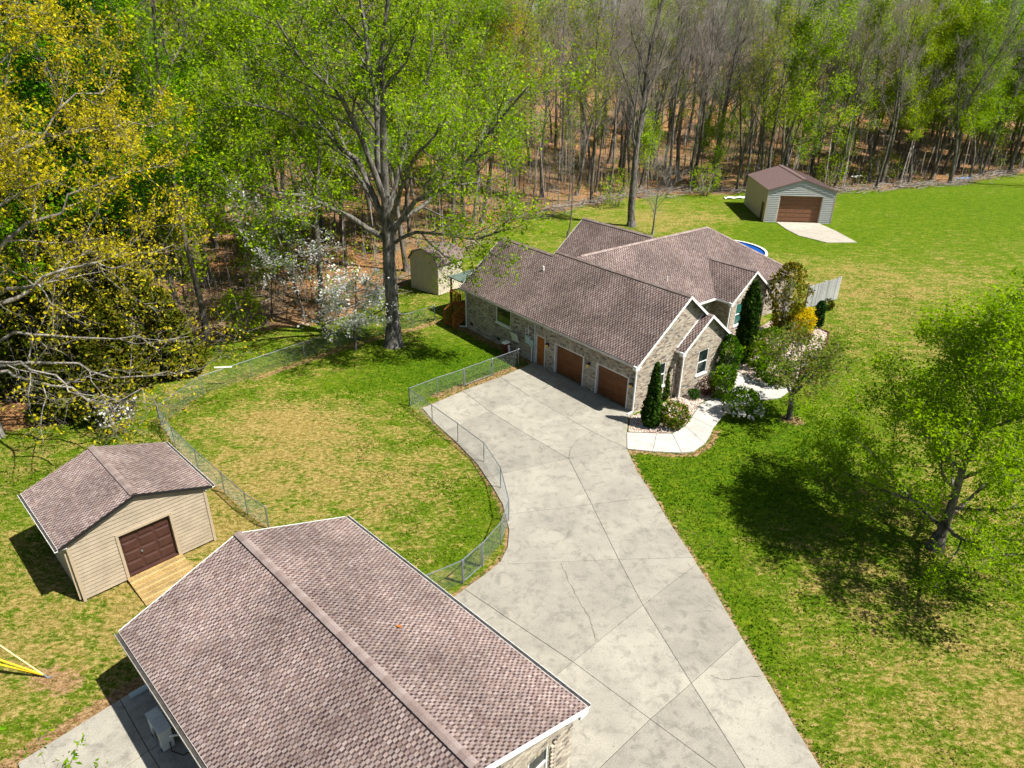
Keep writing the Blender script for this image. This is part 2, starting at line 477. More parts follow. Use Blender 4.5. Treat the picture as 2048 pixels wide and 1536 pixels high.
WALK = [
    [(6.27, 32.36), (6.05, 30.66), (7.33, 30.45), (7.88, 32.30)],
    [(7.88, 32.30), (7.33, 30.45), (8.82, 30.36), (8.73, 32.30)],
    [(8.73, 32.30), (8.82, 30.36), (9.45, 30.50), (10.26, 31.30), (9.60, 33.10)],
    [(9.60, 33.10), (10.26, 31.30), (10.75, 32.15), (11.15, 33.0), (10.22, 34.2)],
    [(10.22, 34.2), (11.15, 33.0), (12.24, 34.67), (11.1, 35.8)],
    [(11.1, 35.8), (12.24, 34.67), (13.9, 36.2), (12.9, 37.2)],
    [(12.9, 37.2), (13.9, 36.2), (16.1, 36.7), (17.2, 37.9), (15.1, 39.3)],
    [(12.9, 37.2), (15.1, 39.3), (14.0, 41.4), (12.2, 39.4)],
]
BED_R = [(15.2, 39.4), (17.3, 38.0), (18.6, 40.2), (20.4, 42.4), (22.2, 45.0), (23.3, 47.3), (22.6, 48.6), (21.9, 49.4), (20.3, 50.2), (17.0, 46.6), (14.1, 41.5)]
BED_C = [(6.35, 32.45), (7.9, 32.40), (8.75, 32.42), (9.6, 33.25), (10.25, 34.35), (11.15, 35.95), (12.75, 37.35), (12.4, 38.9), (10.4, 37.3), (8.0, 34.9), (6.75, 34.2)]
PATIO = [[(-14.2, 12.9), (-12.36, 15.1), (-10.6, 13.35), (-12.4, 11.1)], [(-12.36, 15.1), (-11.3, 16.3), (-9.3, 14.6), (-10.6, 13.35)],
         [(-12.4, 11.1), (-10.6, 13.35), (-8.3, 11.2), (-10.0, 9.2)], [(-10.6, 13.35), (-9.3, 14.6), (-7.0, 12.4), (-8.3, 11.2)]]
APRON = [[(31.25, 82.55), (36.2, 82.25), (36.75, 78.6), (31.25, 78.9)], [(31.25, 78.9), (36.75, 78.6), (37.0, 73.5), (33.6, 73.25), (31.6, 76.2)]]
FOOT_HOUSE = [hP(0, 0), hP(16.4, 0), hP(16.4, 7.3), hP(14, 7.3), hP(14, 22.4), hP(3, 22.4), hP(3, 13), hP(0, 7.3)]
FOOT_BARN = [bP(0.2, -3.7), bP(0.2, 3.7), bP(11.6, 3.7), bP(11.6, -3.7)]
sP = lambda A, B: (SHED[0] + math.cos(R(SHED_YAW)) * A - math.sin(R(SHED_YAW)) * B, SHED[1] + math.sin(R(SHED_YAW)) * A + math.cos(R(SHED_YAW)) * B)
FOOT_SHED = [sP(0, 0), sP(5, 0), sP(5, 4.5), sP(0, 4.5)]

# ------------------------------------------------------------------ ground
def axis(lo, hi, step, far_lo, far_hi, g=1.22):
    mid = list(np.arange(lo, hi + 1e-6, step)); out = []
    s, p = step, lo
    while p > far_lo: s *= g; p -= s; out.append(p)
    out = out[::-1] + mid; s, p = step, mid[-1]
    while p < far_hi: s *= g; p += s; out.append(p)
    return np.array(out)
gx = axis(-27, 27, 0.32, -420, 420, 1.14); gy = axis(10, 54, 0.32, -60, 560, 1.10)
GX, GY = np.meshgrid(gx, gy)
nx, ny = len(gx), len(gy)
jit = 0.0
gz = terrain(GX, GY) + (vnoise(GX, GY, 1.3, 3) - 0.5) * 0.02 - 0.012
verts = np.stack([GX, GY, gz], -1).reshape(-1, 3)
ii = (np.arange(ny - 1)[:, None] * nx + np.arange(nx - 1)[None, :]).ravel()
faces = np.stack([ii, ii + 1, ii + nx + 1, ii + nx], 1)

px, py = verts[:, 0], verts[:, 1]
edge = tree_line(px) + (vnoise(px, py, 3.0, 5) - 0.5) * 3.0
forest = np.clip((py - edge) / 3.0 + 0.5, 0, 1)
soil = np.zeros(len(px))
def strip(pts, w, k=1.0):
    global soil
    d = dist_line(px, py, pts)
    soil = np.maximum(soil, k * np.clip(1.25 - d / w, 0, 1))
for l in (D_LEFT[1:], D_RIGHT): strip(l, 0.32, 0.8)
strip(F_BACK, 0.5, 0.5); strip([(p[0] + 0.25, p[1] - 0.3) for p in F_BACK[:7]], 0.5, 0.72); strip(F_SIDE, 0.42, 0.6)
strip([(6.1, 30.5), (8.3, 30.22), (9.5, 30.3), (10.5, 31.2), (11.3, 32.8)], 0.28, 0.9)
strip([(-14.6, 12.6), (-12.4, 15.3), (-11.3, 16.5)], 0.55, 1.0)
strip([hP(8.9, -0.1), hP(16.6, -0.1)], 0.8, 0.9)
strip([(-8.26, 43.9), (-8.2, 43.9)], 1.2, 0.75); strip([(15.74, 34.2), (16.0, 34.0)], 0.8, 0.85); strip([(18.04, 23.18), (18.2, 23.0)], 1.3, 0.6)
strip(TREE_LINE[7:], 1.6, 0.55)
strip([(-4.5, 36.4), (-1.3, 39.1), (0.3, 40.6)], 0.5, 0.9)
strip([(-15.22, 15.92), (-14.4, 15.7)], 0.8, 0.8)
strip([(37.9, 82.3), (38.6, 82.6)], 1.3, 0.6)
DRY = [(-11, 31, 7, 6, 0.20), (-12.5, 33, 2.4, 1.6, 0.28), (-6, 26, 5, 5, 0.08), (14, 15.5, 7, 3.6, 0.16), (22, 28, 8, 5, 0.1), (11, 28, 4, 3, -0.3),
       (-3, 41.5, 5, 3.5, -0.42), (-6, 38, 5, 3, -0.25), (-15, 18.5, 6, 6, 0.22), (-13, 23, 3, 3, 0.12), (30, 62, 14, 10, 0.14), (62, 95, 34, 18, -0.22), (30, 77, 8, 8, -0.25),
       (20, 84, 10, 8, 0.25), (46, 76, 14, 8, -0.05), (8.8, 20, 0.9, 8, -0.25), (6.6, 28, 0.8, 3, -0.3), (-2, 24, 2.5, 3, -0.1), (15, 33, 4, 4, -0.35), (34, 48, 9, 7, 0.1)]
dry = np.full(len(px), 0.40)
for cx_, cy_, rx, ry, k in DRY: dry = dry + k * np.exp(-((px - cx_) / rx) ** 2 - ((py - cy_) / ry) ** 2)
t = NT('lawn_and_forest_floor')
P = t.pos()
F_, S_, D_ = t.attr('forest', 'Fac'), t.attr('soil', 'Fac'), t.attr('dry', 'Fac')
Ps = t.scale(P, (0.75, 1.25, 1))
n_big = t.noise(P, 0.22, 3, 0.55, 0.5); n_mid = t.noise(Ps, 1.15, 5, 0.68, 0.6); n_fine = t.noise(Ps, 5.5, 5, 0.72, 0.4); n_blade = t.noise(P, 26, 3, 0.75)
lush = t.mix(t.ramp(n_fine, 0.3, 0.7), (0.042, 0.088, 0.002), (0.138, 0.222, 0.006))
lush = t.mix(t.ramp(n_mid, 0.4, 0.7, 0.0, 0.6), lush, (0.185, 0.235, 0.008))
straw = t.mix(t.ramp(n_fine, 0.32, 0.68), (0.17, 0.125, 0.02), (0.42, 0.325, 0.115))
dk = t.math('ADD', t.math('MULTIPLY', n_mid, 1.15), t.math('MULTIPLY', n_big, 0.55))
dk = t.math('ADD', dk, t.math('MULTIPLY', t.math('SUBTRACT', n_fine, 0.5), 1.25))
dk = t.math('ADD', dk, t.math('SUBTRACT', D_, 0.5))
lawn = t.mix(t.ramp(dk, 0.70, 1.08), lush, straw)
clump = t.ramp(t.math('SUBTRACT', t.noise(Ps, 2.4, 6, 0.75, 0.8), t.math('MULTIPLY', t.math('SUBTRACT', D_, 0.42), 0.35)), 0.53, 0.66, 0.0, 0.8)
lawn = t.mix(clump, lawn, t.mix(t.ramp(n_fine, 0.35, 0.65), (0.020, 0.062, 0.001), (0.080, 0.170, 0.002)))
ochre = t.ramp(t.math('ADD', t.math('MULTIPLY', t.noise(P, 0.6, 4, 0.6, 0.8), 0.9), t.math('MULTIPLY', t.math('SUBTRACT', D_, 0.5), 0.55)), 0.66, 0.86, 0.0, 0.6)
lawn = t.mix(ochre, lawn, (0.33, 0.175, 0.012))
lit = t.mix(t.ramp(n_fine, 0.3, 0.7), (0.13, 0.06, 0.026), (0.50, 0.265, 0.115))
lc, ld = t.voro(P, 9.0)
lit = t.mix(0.35, lit, t.hsv(lit, 0.5, 1.0, t.ramp(t.noise(P, 14, 4, 0.8), 0.3, 0.7, 0.35, 1.7)))
lit = t.mix(t.ramp(t.noise(P, 0.07, 3), 0.4, 0.62, 0.0, 0.75), lit, t.mix(t.ramp(n_fine, 0.3, 0.7), (0.075, 0.05, 0.03), (0.33, 0.24, 0.15)))
moss = t.ramp(t.noise(P, 0.33, 4, 0.6, 0.7), 0.54, 0.66, 0.0, 0.8)
lit = t.mix(moss, lit, t.mix(t.ramp(n_fine, 0.3, 0.7), (0.055, 0.075, 0.008), (0.20, 0.19, 0.03)))
fk = t.ramp(t.math('ADD', F_, t.math('MULTIPLY', t.math('SUBTRACT', n_mid, 0.5), 0.9)), 0.38, 0.62)
base = t.mix(fk, lawn, lit)
sl = t.mix(t.ramp(n_fine, 0.3, 0.7), (0.16, 0.075, 0.028), (0.46, 0.30, 0.16))
sk = t.ramp(t.math('ADD', S_, t.math('MULTIPLY', t.math('SUBTRACT', n_fine, 0.5), 1.5)), 0.42, 0.72, 0.0, 0.92)
base = t.mix(sk, base, sl)
base = t.hsv(base, 0.5, 1.0, t.ramp(n_blade, 0.25, 0.75, 0.48, 1.32))
t.principled(base, 0.95, 0.08, 0.0, t.bump(t.math('ADD', n_blade, n_fine), 0.9, 0.07))
MAT['ground'] = t.m
ground = np_obj('ground', verts, faces, MAT['ground'], kind='structure', smooth=True)
for nm, arr in (('forest', forest), ('soil', soil), ('dry', dry)):
    at = ground.data.attributes.new(nm, 'FLOAT', 'POINT'); at.data.foreach_set('value', arr.astype(np.float32))

# ------------------------------------------------------------------ driveway, walk, aprons: every slab its own piece
def slabs(name, polys, mat, top, gap, thick=0.12):
    root = empty(name); root['kind'] = 'structure'
    for i, p in enumerate(polys):
        q = inset(p, gap)
        rr = random.Random(i)
        dz = rr.uniform(-0.003, 0.003)
        z1 = top + dz; m = MB(); n = len(q); b = inset(q, 0.012)
        k = len(b); m.v.extend((x, y, z1 - thick) for x, y in q); m.v.extend((x, y, z1 - 0.008) for x, y in q); m.v.extend((x, y, z1) for x, y in b)
        for j in range(n):
            j2 = (j + 1) % n
            m.f.append((j, j2, n + j2, n + j)); m.c.append(None)
            m.f.append((n + j, n + j2, 2 * n + j2, 2 * n + j)); m.c.append(None)
        m.f.append(tuple(range(2 * n, 3 * n))); m.c.append(None)
        m.build('slab', mat, root)
    return root
drive = slabs('driveway', SLABS, MAT['drive'], 0.045, 0.008)
walk = slabs('walkway', WALK, MAT['walk'], 0.06, 0.009)
patio = slabs('patio', PATIO, MAT['drive'], 0.04, 0.010)
apron = slabs('garage_apron', APRON, MAT['apron'], 0.05, 0.012)
rc = random.Random(4)
for pts in ([(2.1, 21.83), (2.3, 20.9), (2.54, 20.06), (2.75, 19.4), (2.99, 18.79), (3.05, 18.3), (3.08, 17.75)],
            [(6.79, 16.37), (7.1, 16.22), (7.42, 16.2), (7.9, 16.3), (8.5, 16.36)], [(1.7, 37.25), (2.0, 37.5), (2.45, 37.9)], [(3.3, 34.1), (3.6, 34.5), (3.75, 34.9)]):
    m = MB(); fine = []
    for a, b in zip(pts[:-1], pts[1:]):
        for k in range(5):
            f = k / 5; fine.append((a[0] + (b[0] - a[0]) * f + rc.uniform(-.03, .03), a[1] + (b[1] - a[1]) * f + rc.uniform(-.03, .03)))
    fine.append(pts[-1])
    for a, b in zip(fine[:-1], fine[1:]):
        w = rc.uniform(0.005, 0.012); d = Vector((b[0] - a[0], b[1] - a[1])).normalized(); nn = Vector((-d.y, d.x)) * w
        m.face([(a[0] - nn.x, a[1] - nn.y, 0.052), (b[0] - nn.x, b[1] - nn.y, 0.052), (b[0] + nn.x, b[1] + nn.y, 0.052), (a[0] + nn.x, a[1] + nn.y, 0.052)])
    m.build('crack', MAT['crack'], drive)

# gravel beds with loose stones and brick edging
def sheet(name, poly, z, mat, kind='structure'):
    m = MB(); m.face([(x, y, z) for x, y in poly]); o = m.build(name, mat); o['kind'] = kind; return o
MAT['gravel_base'] = m_plain('gravel_base', (0.44, 0.36, 0.29), 0.95, 0.1, 0.45, 9, 0.0, 0.6)
sheet('gravel_bed', BED_R, 0.02, MAT['gravel_base']); sheet('gravel_bed', BED_C, 0.02, MAT['gravel_base'])
def stones(poly, n, seed, s0, s1):
    rg = np.random.default_rng(seed)
    xs = [p[0] for p in poly]; ys = [p[1] for p in poly]
    x = rg.uniform(min(xs), max(xs), n * 4); y = rg.uniform(min(ys), max(ys), n * 4)
    k = in_poly(x, y, poly); x, y = x[k][:n], y[k][:n]; n = len(x)
    base = np.array([(1, 0, 0), (0, 1, 0), (-1, 0, 0), (0, -1, 0), (0, 0, 0.8), (0, 0, -0.8)], float)
    fc = np.array([(0, 1, 4), (1, 2, 4), (2, 3, 4), (3, 0, 4), (1, 0, 5), (2, 1, 5), (3, 2, 5), (0, 3, 5)])
    sc = rg.uniform(s0, s1, (n, 1, 1)) * rg.uniform(0.7, 1.3, (n, 1, 3)); a = rg.uniform(0, 6.28, n)
    v = base[None] * sc; v = v * rg.uniform(0.75, 1.2, (n, 6, 1))
    c_, s_ = np.cos(a)[:, None], np.sin(a)[:, None]
    v = np.stack([v[..., 0] * c_ - v[..., 1] * s_, v[..., 0] * s_ + v[..., 1] * c_, v[..., 2]], -1)
    v += np.stack([x, y, np.full(n, 0.03)], -1)[:, None]
    f = (fc[None] + (np.arange(n) * 6)[:, None, None]).reshape(-1, 3)
    pal = np.array([(0.62, 0.56, 0.50), (0.50, 0.40, 0.33), (0.36, 0.27, 0.22), (0.68, 0.64, 0.6), (0.46, 0.33, 0.27)])
    c = np.repeat(pal[rg.integers(0, 5, n)] * rg.uniform(0.75, 1.15, (n, 1)), 8, 0)
    o = np_obj('gravel', v.reshape(-1, 3), f, MAT['gravel'], cols=c); return o
tag(stones(BED_R, 3200, 1, 0.03, 0.07), 'pale river gravel in the long bed in front of the house entrance', 'gravel', kind='stuff')
tag(stones(BED_C, 2200, 2, 0.03, 0.07), 'tan river gravel between the garage gable and the walkway', 'gravel', kind='stuff')
eg = empty('bed_edging', (23.0, 46.5, 0), 0, 'row of dark red bricks edging the gravel bed by the lawn', 'edging')
path = [Vector(p) for p in BED_R[1:9]]; re_ = random.Random(8)
eb_ = MB(); eb_.box((-0.10, -0.05, -0.06), (0.10, 0.05, 0.09), (0.10, 0.035, 0.03)); eb_me = eb_.mesh('edging_brick', MAT['edging'])
for a, b in zip(path[:-1], path[1:]):
    n = max(1, int((b - a).length / 0.215)); an = math.atan2(b.y - a.y, b.x - a.x)
    for k in range(n):
        if re_.random() < 0.12: continue
        q = a + (b - a) * ((k + 0.5) / n)
        o = bpy.data.objects.new('edging_brick', eb_me); COL.objects.link(o); o.parent = eg
        o.location = (q.x - 23.0, q.y - 46.5, 0.02 + re_.uniform(-.015, .015)); o.rotation_euler = (re_.uniform(-.08, .08), re_.uniform(-.08, .08), an + re_.uniform(-.1, .1))

# ------------------------------------------------------------------ roofs and brickwork
TAB = [(0.285, 0.222, 0.203), (0.255, 0.193, 0.176), (0.325, 0.262, 0.242), (0.228, 0.170, 0.155), (0.27, 0.215, 0.203), (0.295, 0.229, 0.203)]
SLOT = [(0.070, 0.044, 0.043), (0.088, 0.058, 0.054), (0.11, 0.074, 0.066), (0.06, 0.040, 0.042)]
def slope_frame(pts):
    P_ = [Vector(p) for p in pts]
    u = (P_[1] - P_[0]).normalized(); n = u.cross(P_[-1] - P_[0]).normalized()
    if n.z < 0: n = -n
    v = n.cross(u).normalized()
    if v.z < 0: v = -v
    return P_, u, v, n
def tabs_of(pts, seed, expo=0.122, tab=0.088, slot=0.064):
    """all shingle tabs of a slope: (is_tab, u0, u1, v0, v1)"""
    P_, u, v, n = slope_frame(pts); o = P_[0]
    poly = [((p - o).dot(u), (p - o).dot(v)) for p in P_]
    top = max(b for a, b in poly); rg = random.Random(seed); out = []
    k = 0
    while k * expo < top - 0.02:
        v0 = k * expo; v1 = min(v0 + expo, top); vm = (v0 + v1) / 2; xs = []
        for i in range(len(poly)):
            (a0, b0), (a1, b1) = poly[i], poly[(i + 1) % len(poly)]
            if (b0 > vm) != (b1 > vm): xs.append(a0 + (a1 - a0) * (vm - b0) / (b1 - b0))
        if len(xs) >= 2:
            ua, ub = min(xs), max(xs); per = tab + slot
            x = ua - rg.uniform(0, 0.03) - (per / 2 if k % 2 else 0)
            while x < ub:
                w = tab + rg.uniform(-0.014, 0.014)
                a, b = max(x, ua), min(x + w, ub)
                if b - a > 0.02: out.append((True, a, b, v0, v1))
                a2, b2 = max(x + w, ua), min(x + per, ub)
                if b2 - a2 > 0.01: out.append((False, a2, b2, v0, v1))
                x += per
        k += 1
    return (o, u, v, n), out
def add_tab(m, fr, tb, rg, tone=1.0):
    o, u, v, n = fr; is_tab, a, b, v0, v1 = tb
    if is_tab:
        c = rg.choice(TAB); k = rg.uniform(0.78, 0.94) * tone; c = tuple(x * k for x in c)
        p = [o + u * a + v * v0 + n * 0.016, o + u * b + v * v0 + n * 0.016, o + u * b + v * v1 + n * 0.008, o + u * a + v * v1 + n * 0.008]
        q = [o + u * a + v * v0 + n * 0.003, o + u * b + v * v0 + n * 0.003, o + u * b + v * v1 + n * 0.001, o + u * a + v * v1 + n * 0.001]
        m.face(p, c); m.face([q[0], q[1], p[1], p[0]], c); m.face([q[1], q[2], p[2], p[1]], c); m.face([q[3], q[0], p[0], p[3]], c)
    else:
        c = rg.choice(SLOT); k = rg.uniform(0.7, 1.15) * tone; c = tuple(x * k for x in c)
        m.face([o + u * a + v * v0 + n * 0.006, o + u * b + v * v0 + n * 0.006, o + u * b + v * v1 + n * 0.003, o + u * a + v * v1 + n * 0.003], c)
        m.face([o + u * a + v * v0 + n * 0.001, o + u * b + v * v0 + n * 0.001, o + u * b + v * v0 + n * 0.006, o + u * a + v * v0 + n * 0.006], c)
MAT['roof_deck'] = m_plain('roof_deck', (0.13, 0.10, 0.095), 0.9, 0.1)
def deck(m, pts, th=0.10):
    P_, u, v, n = slope_frame(pts); m.prism([p - n * th for p in P_], n * th)
def ridge_cap(p0, p1, dl, dr, parent, name='ridge_cap', w=0.17, lift=0.055, plain=False, seg=0.30):
    """overlapping cap shingles along a ridge, each a piece; dl and dr point down the two slopes"""
    p0, p1, dl, dr = Vector(p0), Vector(p1), Vector(dl).normalized(), Vector(dr).normalized()
    L = (p1 - p0).length; d = (p1 - p0) / L; n = max(1, int(L / seg)); rg = random.Random(int(L * 100))
    up = Vector((0, 0, 1)); meshes = []
    for c in TAB[:3]:
        m = MB(); s_ = L / n; th = 0.022
        for dd in (dl, dr):
            a0 = up * (lift + 0.012); a1 = d * (s_ + 0.03) + up * lift; o_ = dd * w
            col = tuple(x * (0.8 if not plain else 0.82) for x in c)
            m.hexa([a0 - up * th, a0 - up * th + o_, a1 - up * th + o_, a1 - up * th, a0, a0 + o_, a1 + o_, a1], col)
        meshes.append(m.mesh(name, MAT['shingle']))
    for k in range(n):
        o = bpy.data.objects.new(name, rg.choice(meshes)); COL.objects.link(o); o.parent = parent; o.location = p0 + d * (L / n * k)
def gutter(a, b, out, parent, mat, name='gutter', h=0.11, w=0.12):
    a, b, out = Vector(a), Vector(b), Vector(out).normalized(); dn = Vector((0, 0, -1))
    m = MB()
    m.hexa([a, b, b + out * 0.012, a + out * 0.012] + [p + dn * h for p in (a, b, b + out * 0.012, a + out * 0.012)])
    a2, b2 = a + out * w, b + out * w
    m.hexa([a2, b2, b2 + out * 0.012, a2 + out * 0.012] + [p + dn * h for p in (a2, b2, b2 + out * 0.012, a2 + out * 0.012)])
    a3, b3 = a + dn * (h - 0.012) + out * 0.013, b + dn * (h - 0.012) + out * 0.013; o2 = out * (w - 0.014)
    m.hexa([a3, b3, b3 + o2, a3 + o2] + [p + dn * 0.012 for p in (a3, b3, b3 + o2, a3 + o2)])
    g = m.build(name, mat, parent)
    m2 = MB(); a4, b4 = a + dn * (h * 0.45) + out * 0.013, b + dn * (h * 0.45) + out * 0.013
    m2.face([a4, b4, b4 + o2, a4 + o2]); m2.build('debris', MAT['gutter_dark'], g)
    return g
def downspout(pts, parent, mat, s_=0.075):
    m = MB()
    for p, q in zip(pts[:-1], pts[1:]): m.bar(p, q, s_, s_)
    return m.build('downspout', mat, parent)

BRK = [((0.44, 0.39, 0.315), 40), ((0.36, 0.31, 0.25), 26), ((0.33, 0.285, 0.235), 18), ((0.15, 0.135, 0.125), 10), ((0.30, 0.20, 0.14), 6)]
_bc = [c for c, w in BRK for _ in range(w)]
def brick_col(rg):
    k = rg.uniform(0.82, 1.14); return tuple(x * k for x in rg.choice(_bc))
def brick_list(u0, u1, z0, z1, top, opens, L=0.205, h=0.068, j=0.011):
    """running bond; returns rectangles (u0,u1,z0,z1)"""
    out = []; r = 0; z = z0
    while z + h < z1 + 0.001:
        x = u0 - (L + j) / 2 if r % 2 else u0
        zc = z + h / 2
        spans = [(u0, u1)]
        for (a, b, za, zb) in opens:
            if za - 0.03 < zc < zb + 0.03:
                ns = []
                for s0, s1 in spans:
                    if b <= s0 or a >= s1: ns.append((s0, s1)); continue
                    if a > s0: ns.append((s0, a))
                    if b < s1: ns.append((b, s1))
                spans = ns
        while x < u1:
            for s0, s1 in spans:
                a, b = max(x, s0), min(x + L, s1)
                if b - a > 0.03 and (top is None or (z + h < top(a) + 0.02 and z + h < top(b) + 0.02)): out.append((a, b, z, z + h))
            x += L + j
        z += h + j; r += 1
    return out
def brick_wall(parent, F, u0, u1, z0, z1, top=None, opens=(), seed=0, soldier=True, depth=0.09):
    rg = random.Random(seed); m = MB()
    op2 = list(opens)
    if soldier:
        for (a, b, za, zb) in opens:
            if zb < 2.9: op2.append((a - 0.10, b + 0.10, zb, zb + 0.20))
    for (a, b, c, d) in brick_list(u0, u1, z0, z1, top, op2): m.fbox(F, a, b, c, d, -depth, rg.uniform(-0.004, 0.003), brick_col(rg), skip=(0,) if False else ())
    if soldier:
        for (a, b, za, zb) in opens:
            if zb > 2.9: continue
            n = int((b - a + 0.2) / 0.079)
            for k in range(n):
                x = a - 0.10 + k * (b - a + 0.2) / n
                m.fbox(F, x, x + 0.066, zb + 0.006, zb + 0.194, -depth, 0.004, brick_col(rg))
    w = m.build('bricks', MAT['brick'], parent, kind='stuff')
    # mortar bed behind the brick faces, left open at doors and windows
    us = sorted(set([u0, u1] + [o[0] for o in opens] + [o[1] for o in opens])); zs = sorted(set([z0, z1] + [o[2] for o in opens] + [o[3] for o in opens]))
    if top is not None:
        us = sorted(set(us + list(np.linspace(u0, u1, 9))))
    mm = MB()
    for a, b in zip(us[:-1], us[1:]):
        for c, d in zip(zs[:-1], zs[1:]):
            um, zm = (a + b) / 2, (c + d) / 2
            if any(o[0] < um < o[1] and o[2] < zm < o[3] for o in opens): continue
            t0 = min(d, top(a)) if top else d; t1 = min(d, top(b)) if top else d
            if t0 <= c and t1 <= c: continue
            mm.face([F(a, c, -0.013), F(b, c, -0.013), F(b, max(t1, c), -0.013), F(a, max(t0, c), -0.013)])
    mm.build('mortar', MAT['mortar'], parent)
    return w
def window(parent, F, u0, u1, z0, z1, glass, plain=False, twin=False, depth=-0.05):
    fr = 0.055; m = MB()
    m.fbox(F, u0, u0 + fr, z0, z1, depth - 0.03, depth + 0.03); m.fbox(F, u1 - fr, u1, z0, z1, depth - 0.03, depth + 0.03)
    m.fbox(F, u0 + fr, u1 - fr, z0, z0 + fr, depth - 0.03, depth + 0.029); m.fbox(F, u0 + fr, u1 - fr, z1 - fr, z1, depth - 0.03, depth + 0.029)
    zm = (z0 + z1) / 2
    if not plain: m.fbox(F, u0 + fr, u1 - fr, zm - 0.03, zm + 0.03, depth - 0.028, depth + 0.024)
    if twin:
        um = (u0 + u1) / 2; m.fbox(F, um - 0.05, um + 0.05, z0 + fr, z1 - fr, depth - 0.027, depth + 0.033)
    w = m.build('window', MAT['white'], parent)
    for a, b in ((z0 + fr, zm - 0.03), (zm + 0.03, z1 - fr)):
        one('pane', glass, lambda q: q.fbox(F, u0 + fr, u1 - fr, a, b, depth - 0.022, depth - 0.012 + (0.008 if a > zm else 0)), w)
    s_ = MB(); s_.fbox(F, u0 - 0.06, u1 + 0.06, z0 - 0.09, z0 - 0.004, -0.08, 0.06); s_.build('sill', MAT['white'], w)
    k = MB(); um = (u0 + u1) / 2
    k.hexa([F(um - 0.05, z1 + 0.01, -0.02), F(um + 0.05, z1 + 0.01, -0.02), F(um + 0.05, z1 + 0.01, 0.025), F(um - 0.05, z1 + 0.01, 0.025),
            F(um - 0.085, z1 + 0.23, -0.02), F(um + 0.085, z1 + 0.23, -0.02), F(um + 0.085, z1 + 0.23, 0.025), F(um - 0.085, z1 + 0.23, 0.025)])
    if not twin and not plain: k.build('keystone', MAT['cream_trim'], w)
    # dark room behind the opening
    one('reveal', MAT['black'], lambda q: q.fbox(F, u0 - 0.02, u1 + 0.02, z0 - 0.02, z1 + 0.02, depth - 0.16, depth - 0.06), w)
    return w

# ------------------------------------------------------------------ main house
house = empty('brick_house', (HOUSE[0], HOUSE[1], 0), HOUSE_YAW, 'long tan brick house with brown shingle roofs and two wood coloured garage doors', 'house')
q = lambda A, B, z: Vector((A, -B, z))
EA, HE, HR, RB = 16.67, 3.16, 6.37, 3.65
pitch = (HR - HE) / (RB + 0.37)
# body behind the brick faces
body = MB()
def blk(A0, A1, B0, B1, z0, z1):
    body.box((A0, -B1, z0), (A1, -B0, z1))
blk(0.22, 16.2, 0.22, 7.1, -0.1, 3.05); blk(4.85, 13.8, 7.1, 22.2, -0.1, 3.0); blk(3.3, 4.84, 13.2, 16.8, -0.1, 3.04); blk(13.81, 16.3, 8.3, 15.4, -0.1, 3.0)
gab = lambda b, c, h0, hp, half: min(h0 + (half - abs(b - c)) * (hp - h0) / half, hp)
body.prism([q(0.22, 0.3, 3.0), q(0.22, 7.0, 3.0), q(0.22, RB, 6.0)], (16.2, 0, 0))
body.prism([q(3.3, 13.2, 3.0), q(3.3, 16.8, 3.0), q(3.3, 15.0, 4.65)], (1.4, 0, 0))
body.build('wall_core', MAT['mortar'], house)
# -- garage wall (faces the drive)
F_g = lambda u, z, d: q(u, -d, z)
OP_G = [(0.56, 3.16, 0.05, 2.06), (4.20, 6.84, 0.05, 2.06), (7.72, 8.66, 0.05, 2.06), (11.30, 12.90, 1.62, 2.97)]
brick_wall(house, F_g, 0.0, 16.42, -0.05, 3.0, None, OP_G, 1)
# -- garage gable (front)
F_f = lambda u, z, d: q(-d, u, z)
gtop = lambda u: HE - 0.06 + min(u + 0.37, 7.67 - u) * pitch
OP_F = [(1.62, 2.45, 1.10, 2.60)]
brick_wall(house, F_f, 0.0, 7.3, -0.05, 6.2, gtop, OP_F, 2)
# -- bump-out with its own small gable
BPX = 0.38; bb0, bb1, bhr = 3.55, 7.42, 4.93; bm_ = (bb0 + bb1) / 2; bpitch = (bhr - HE) / (bm_ - bb0 + 0.35)
F_b = lambda u, z, d: q(-BPX - d, u, z)
btop = lambda u: HE - 0.06 + min(u - bb0 + 0.35, bb1 + 0.35 - u) * bpitch
OP_B = [(4.95, 5.92, 1.10, 2.70)]
brick_wall(house, F_b, bb0, bb1, -0.05, 4.9, btop, OP_B, 3)
F_bs = lambda u, z, d: q(-u, bb0 - d, z)
brick_wall(house, F_bs, 0.0, BPX, -0.05, 3.3, None, (), 4)
F_bs2 = lambda u, z, d: q(-u, bb1 + d, z)
brick_wall(house, F_bs2, -4.6, BPX, -0.05, 3.1, None, (), 5)
# -- recessed front wall and entry gable
F_m = lambda u, z, d: q(4.6 - d, u, z)
brick_wall(house, F_m, 7.4, 12.97, -0.05, 3.1, None, [(9.2, 10.2, 0.1, 2.15)], 6)
F_es = lambda u, z, d: q(u, 12.97 - d, z)
brick_wall(house, F_es, 3.05, 4.6, -0.05, 3.1, None, (), 7)
F_e = lambda u, z, d: q(3.05 - d, u, z)
epitch = (4.97 - HE) / 2.45
etop = lambda u: HE - 0.06 + min(u - 12.6, 17.4 - u) * epitch
OP_E = [(13.55, 14.75, 1.15, 2.80)]
brick_wall(house, F_e, 12.97, 17.03, -0.05, 4.9, etop, OP_E, 8)
F_m2 = lambda u, z, d: q(4.6 - d, u, z)
brick_wall(house, F_m2, 17.03, 22.4, -0.05, 3.1, None, [(17.5, 19.2, 1.2, 2.75)], 9)
F_le = lambda u, z, d: q(16.42 + d, u, z)
brick_wall(house, F_le, 0.0, 7.3, -0.05, 6.0, gtop, (), 10, depth=0.08)
window(house, F_g, 11.30, 12.90, 1.62, 2.97, MAT['glass'], plain=True)
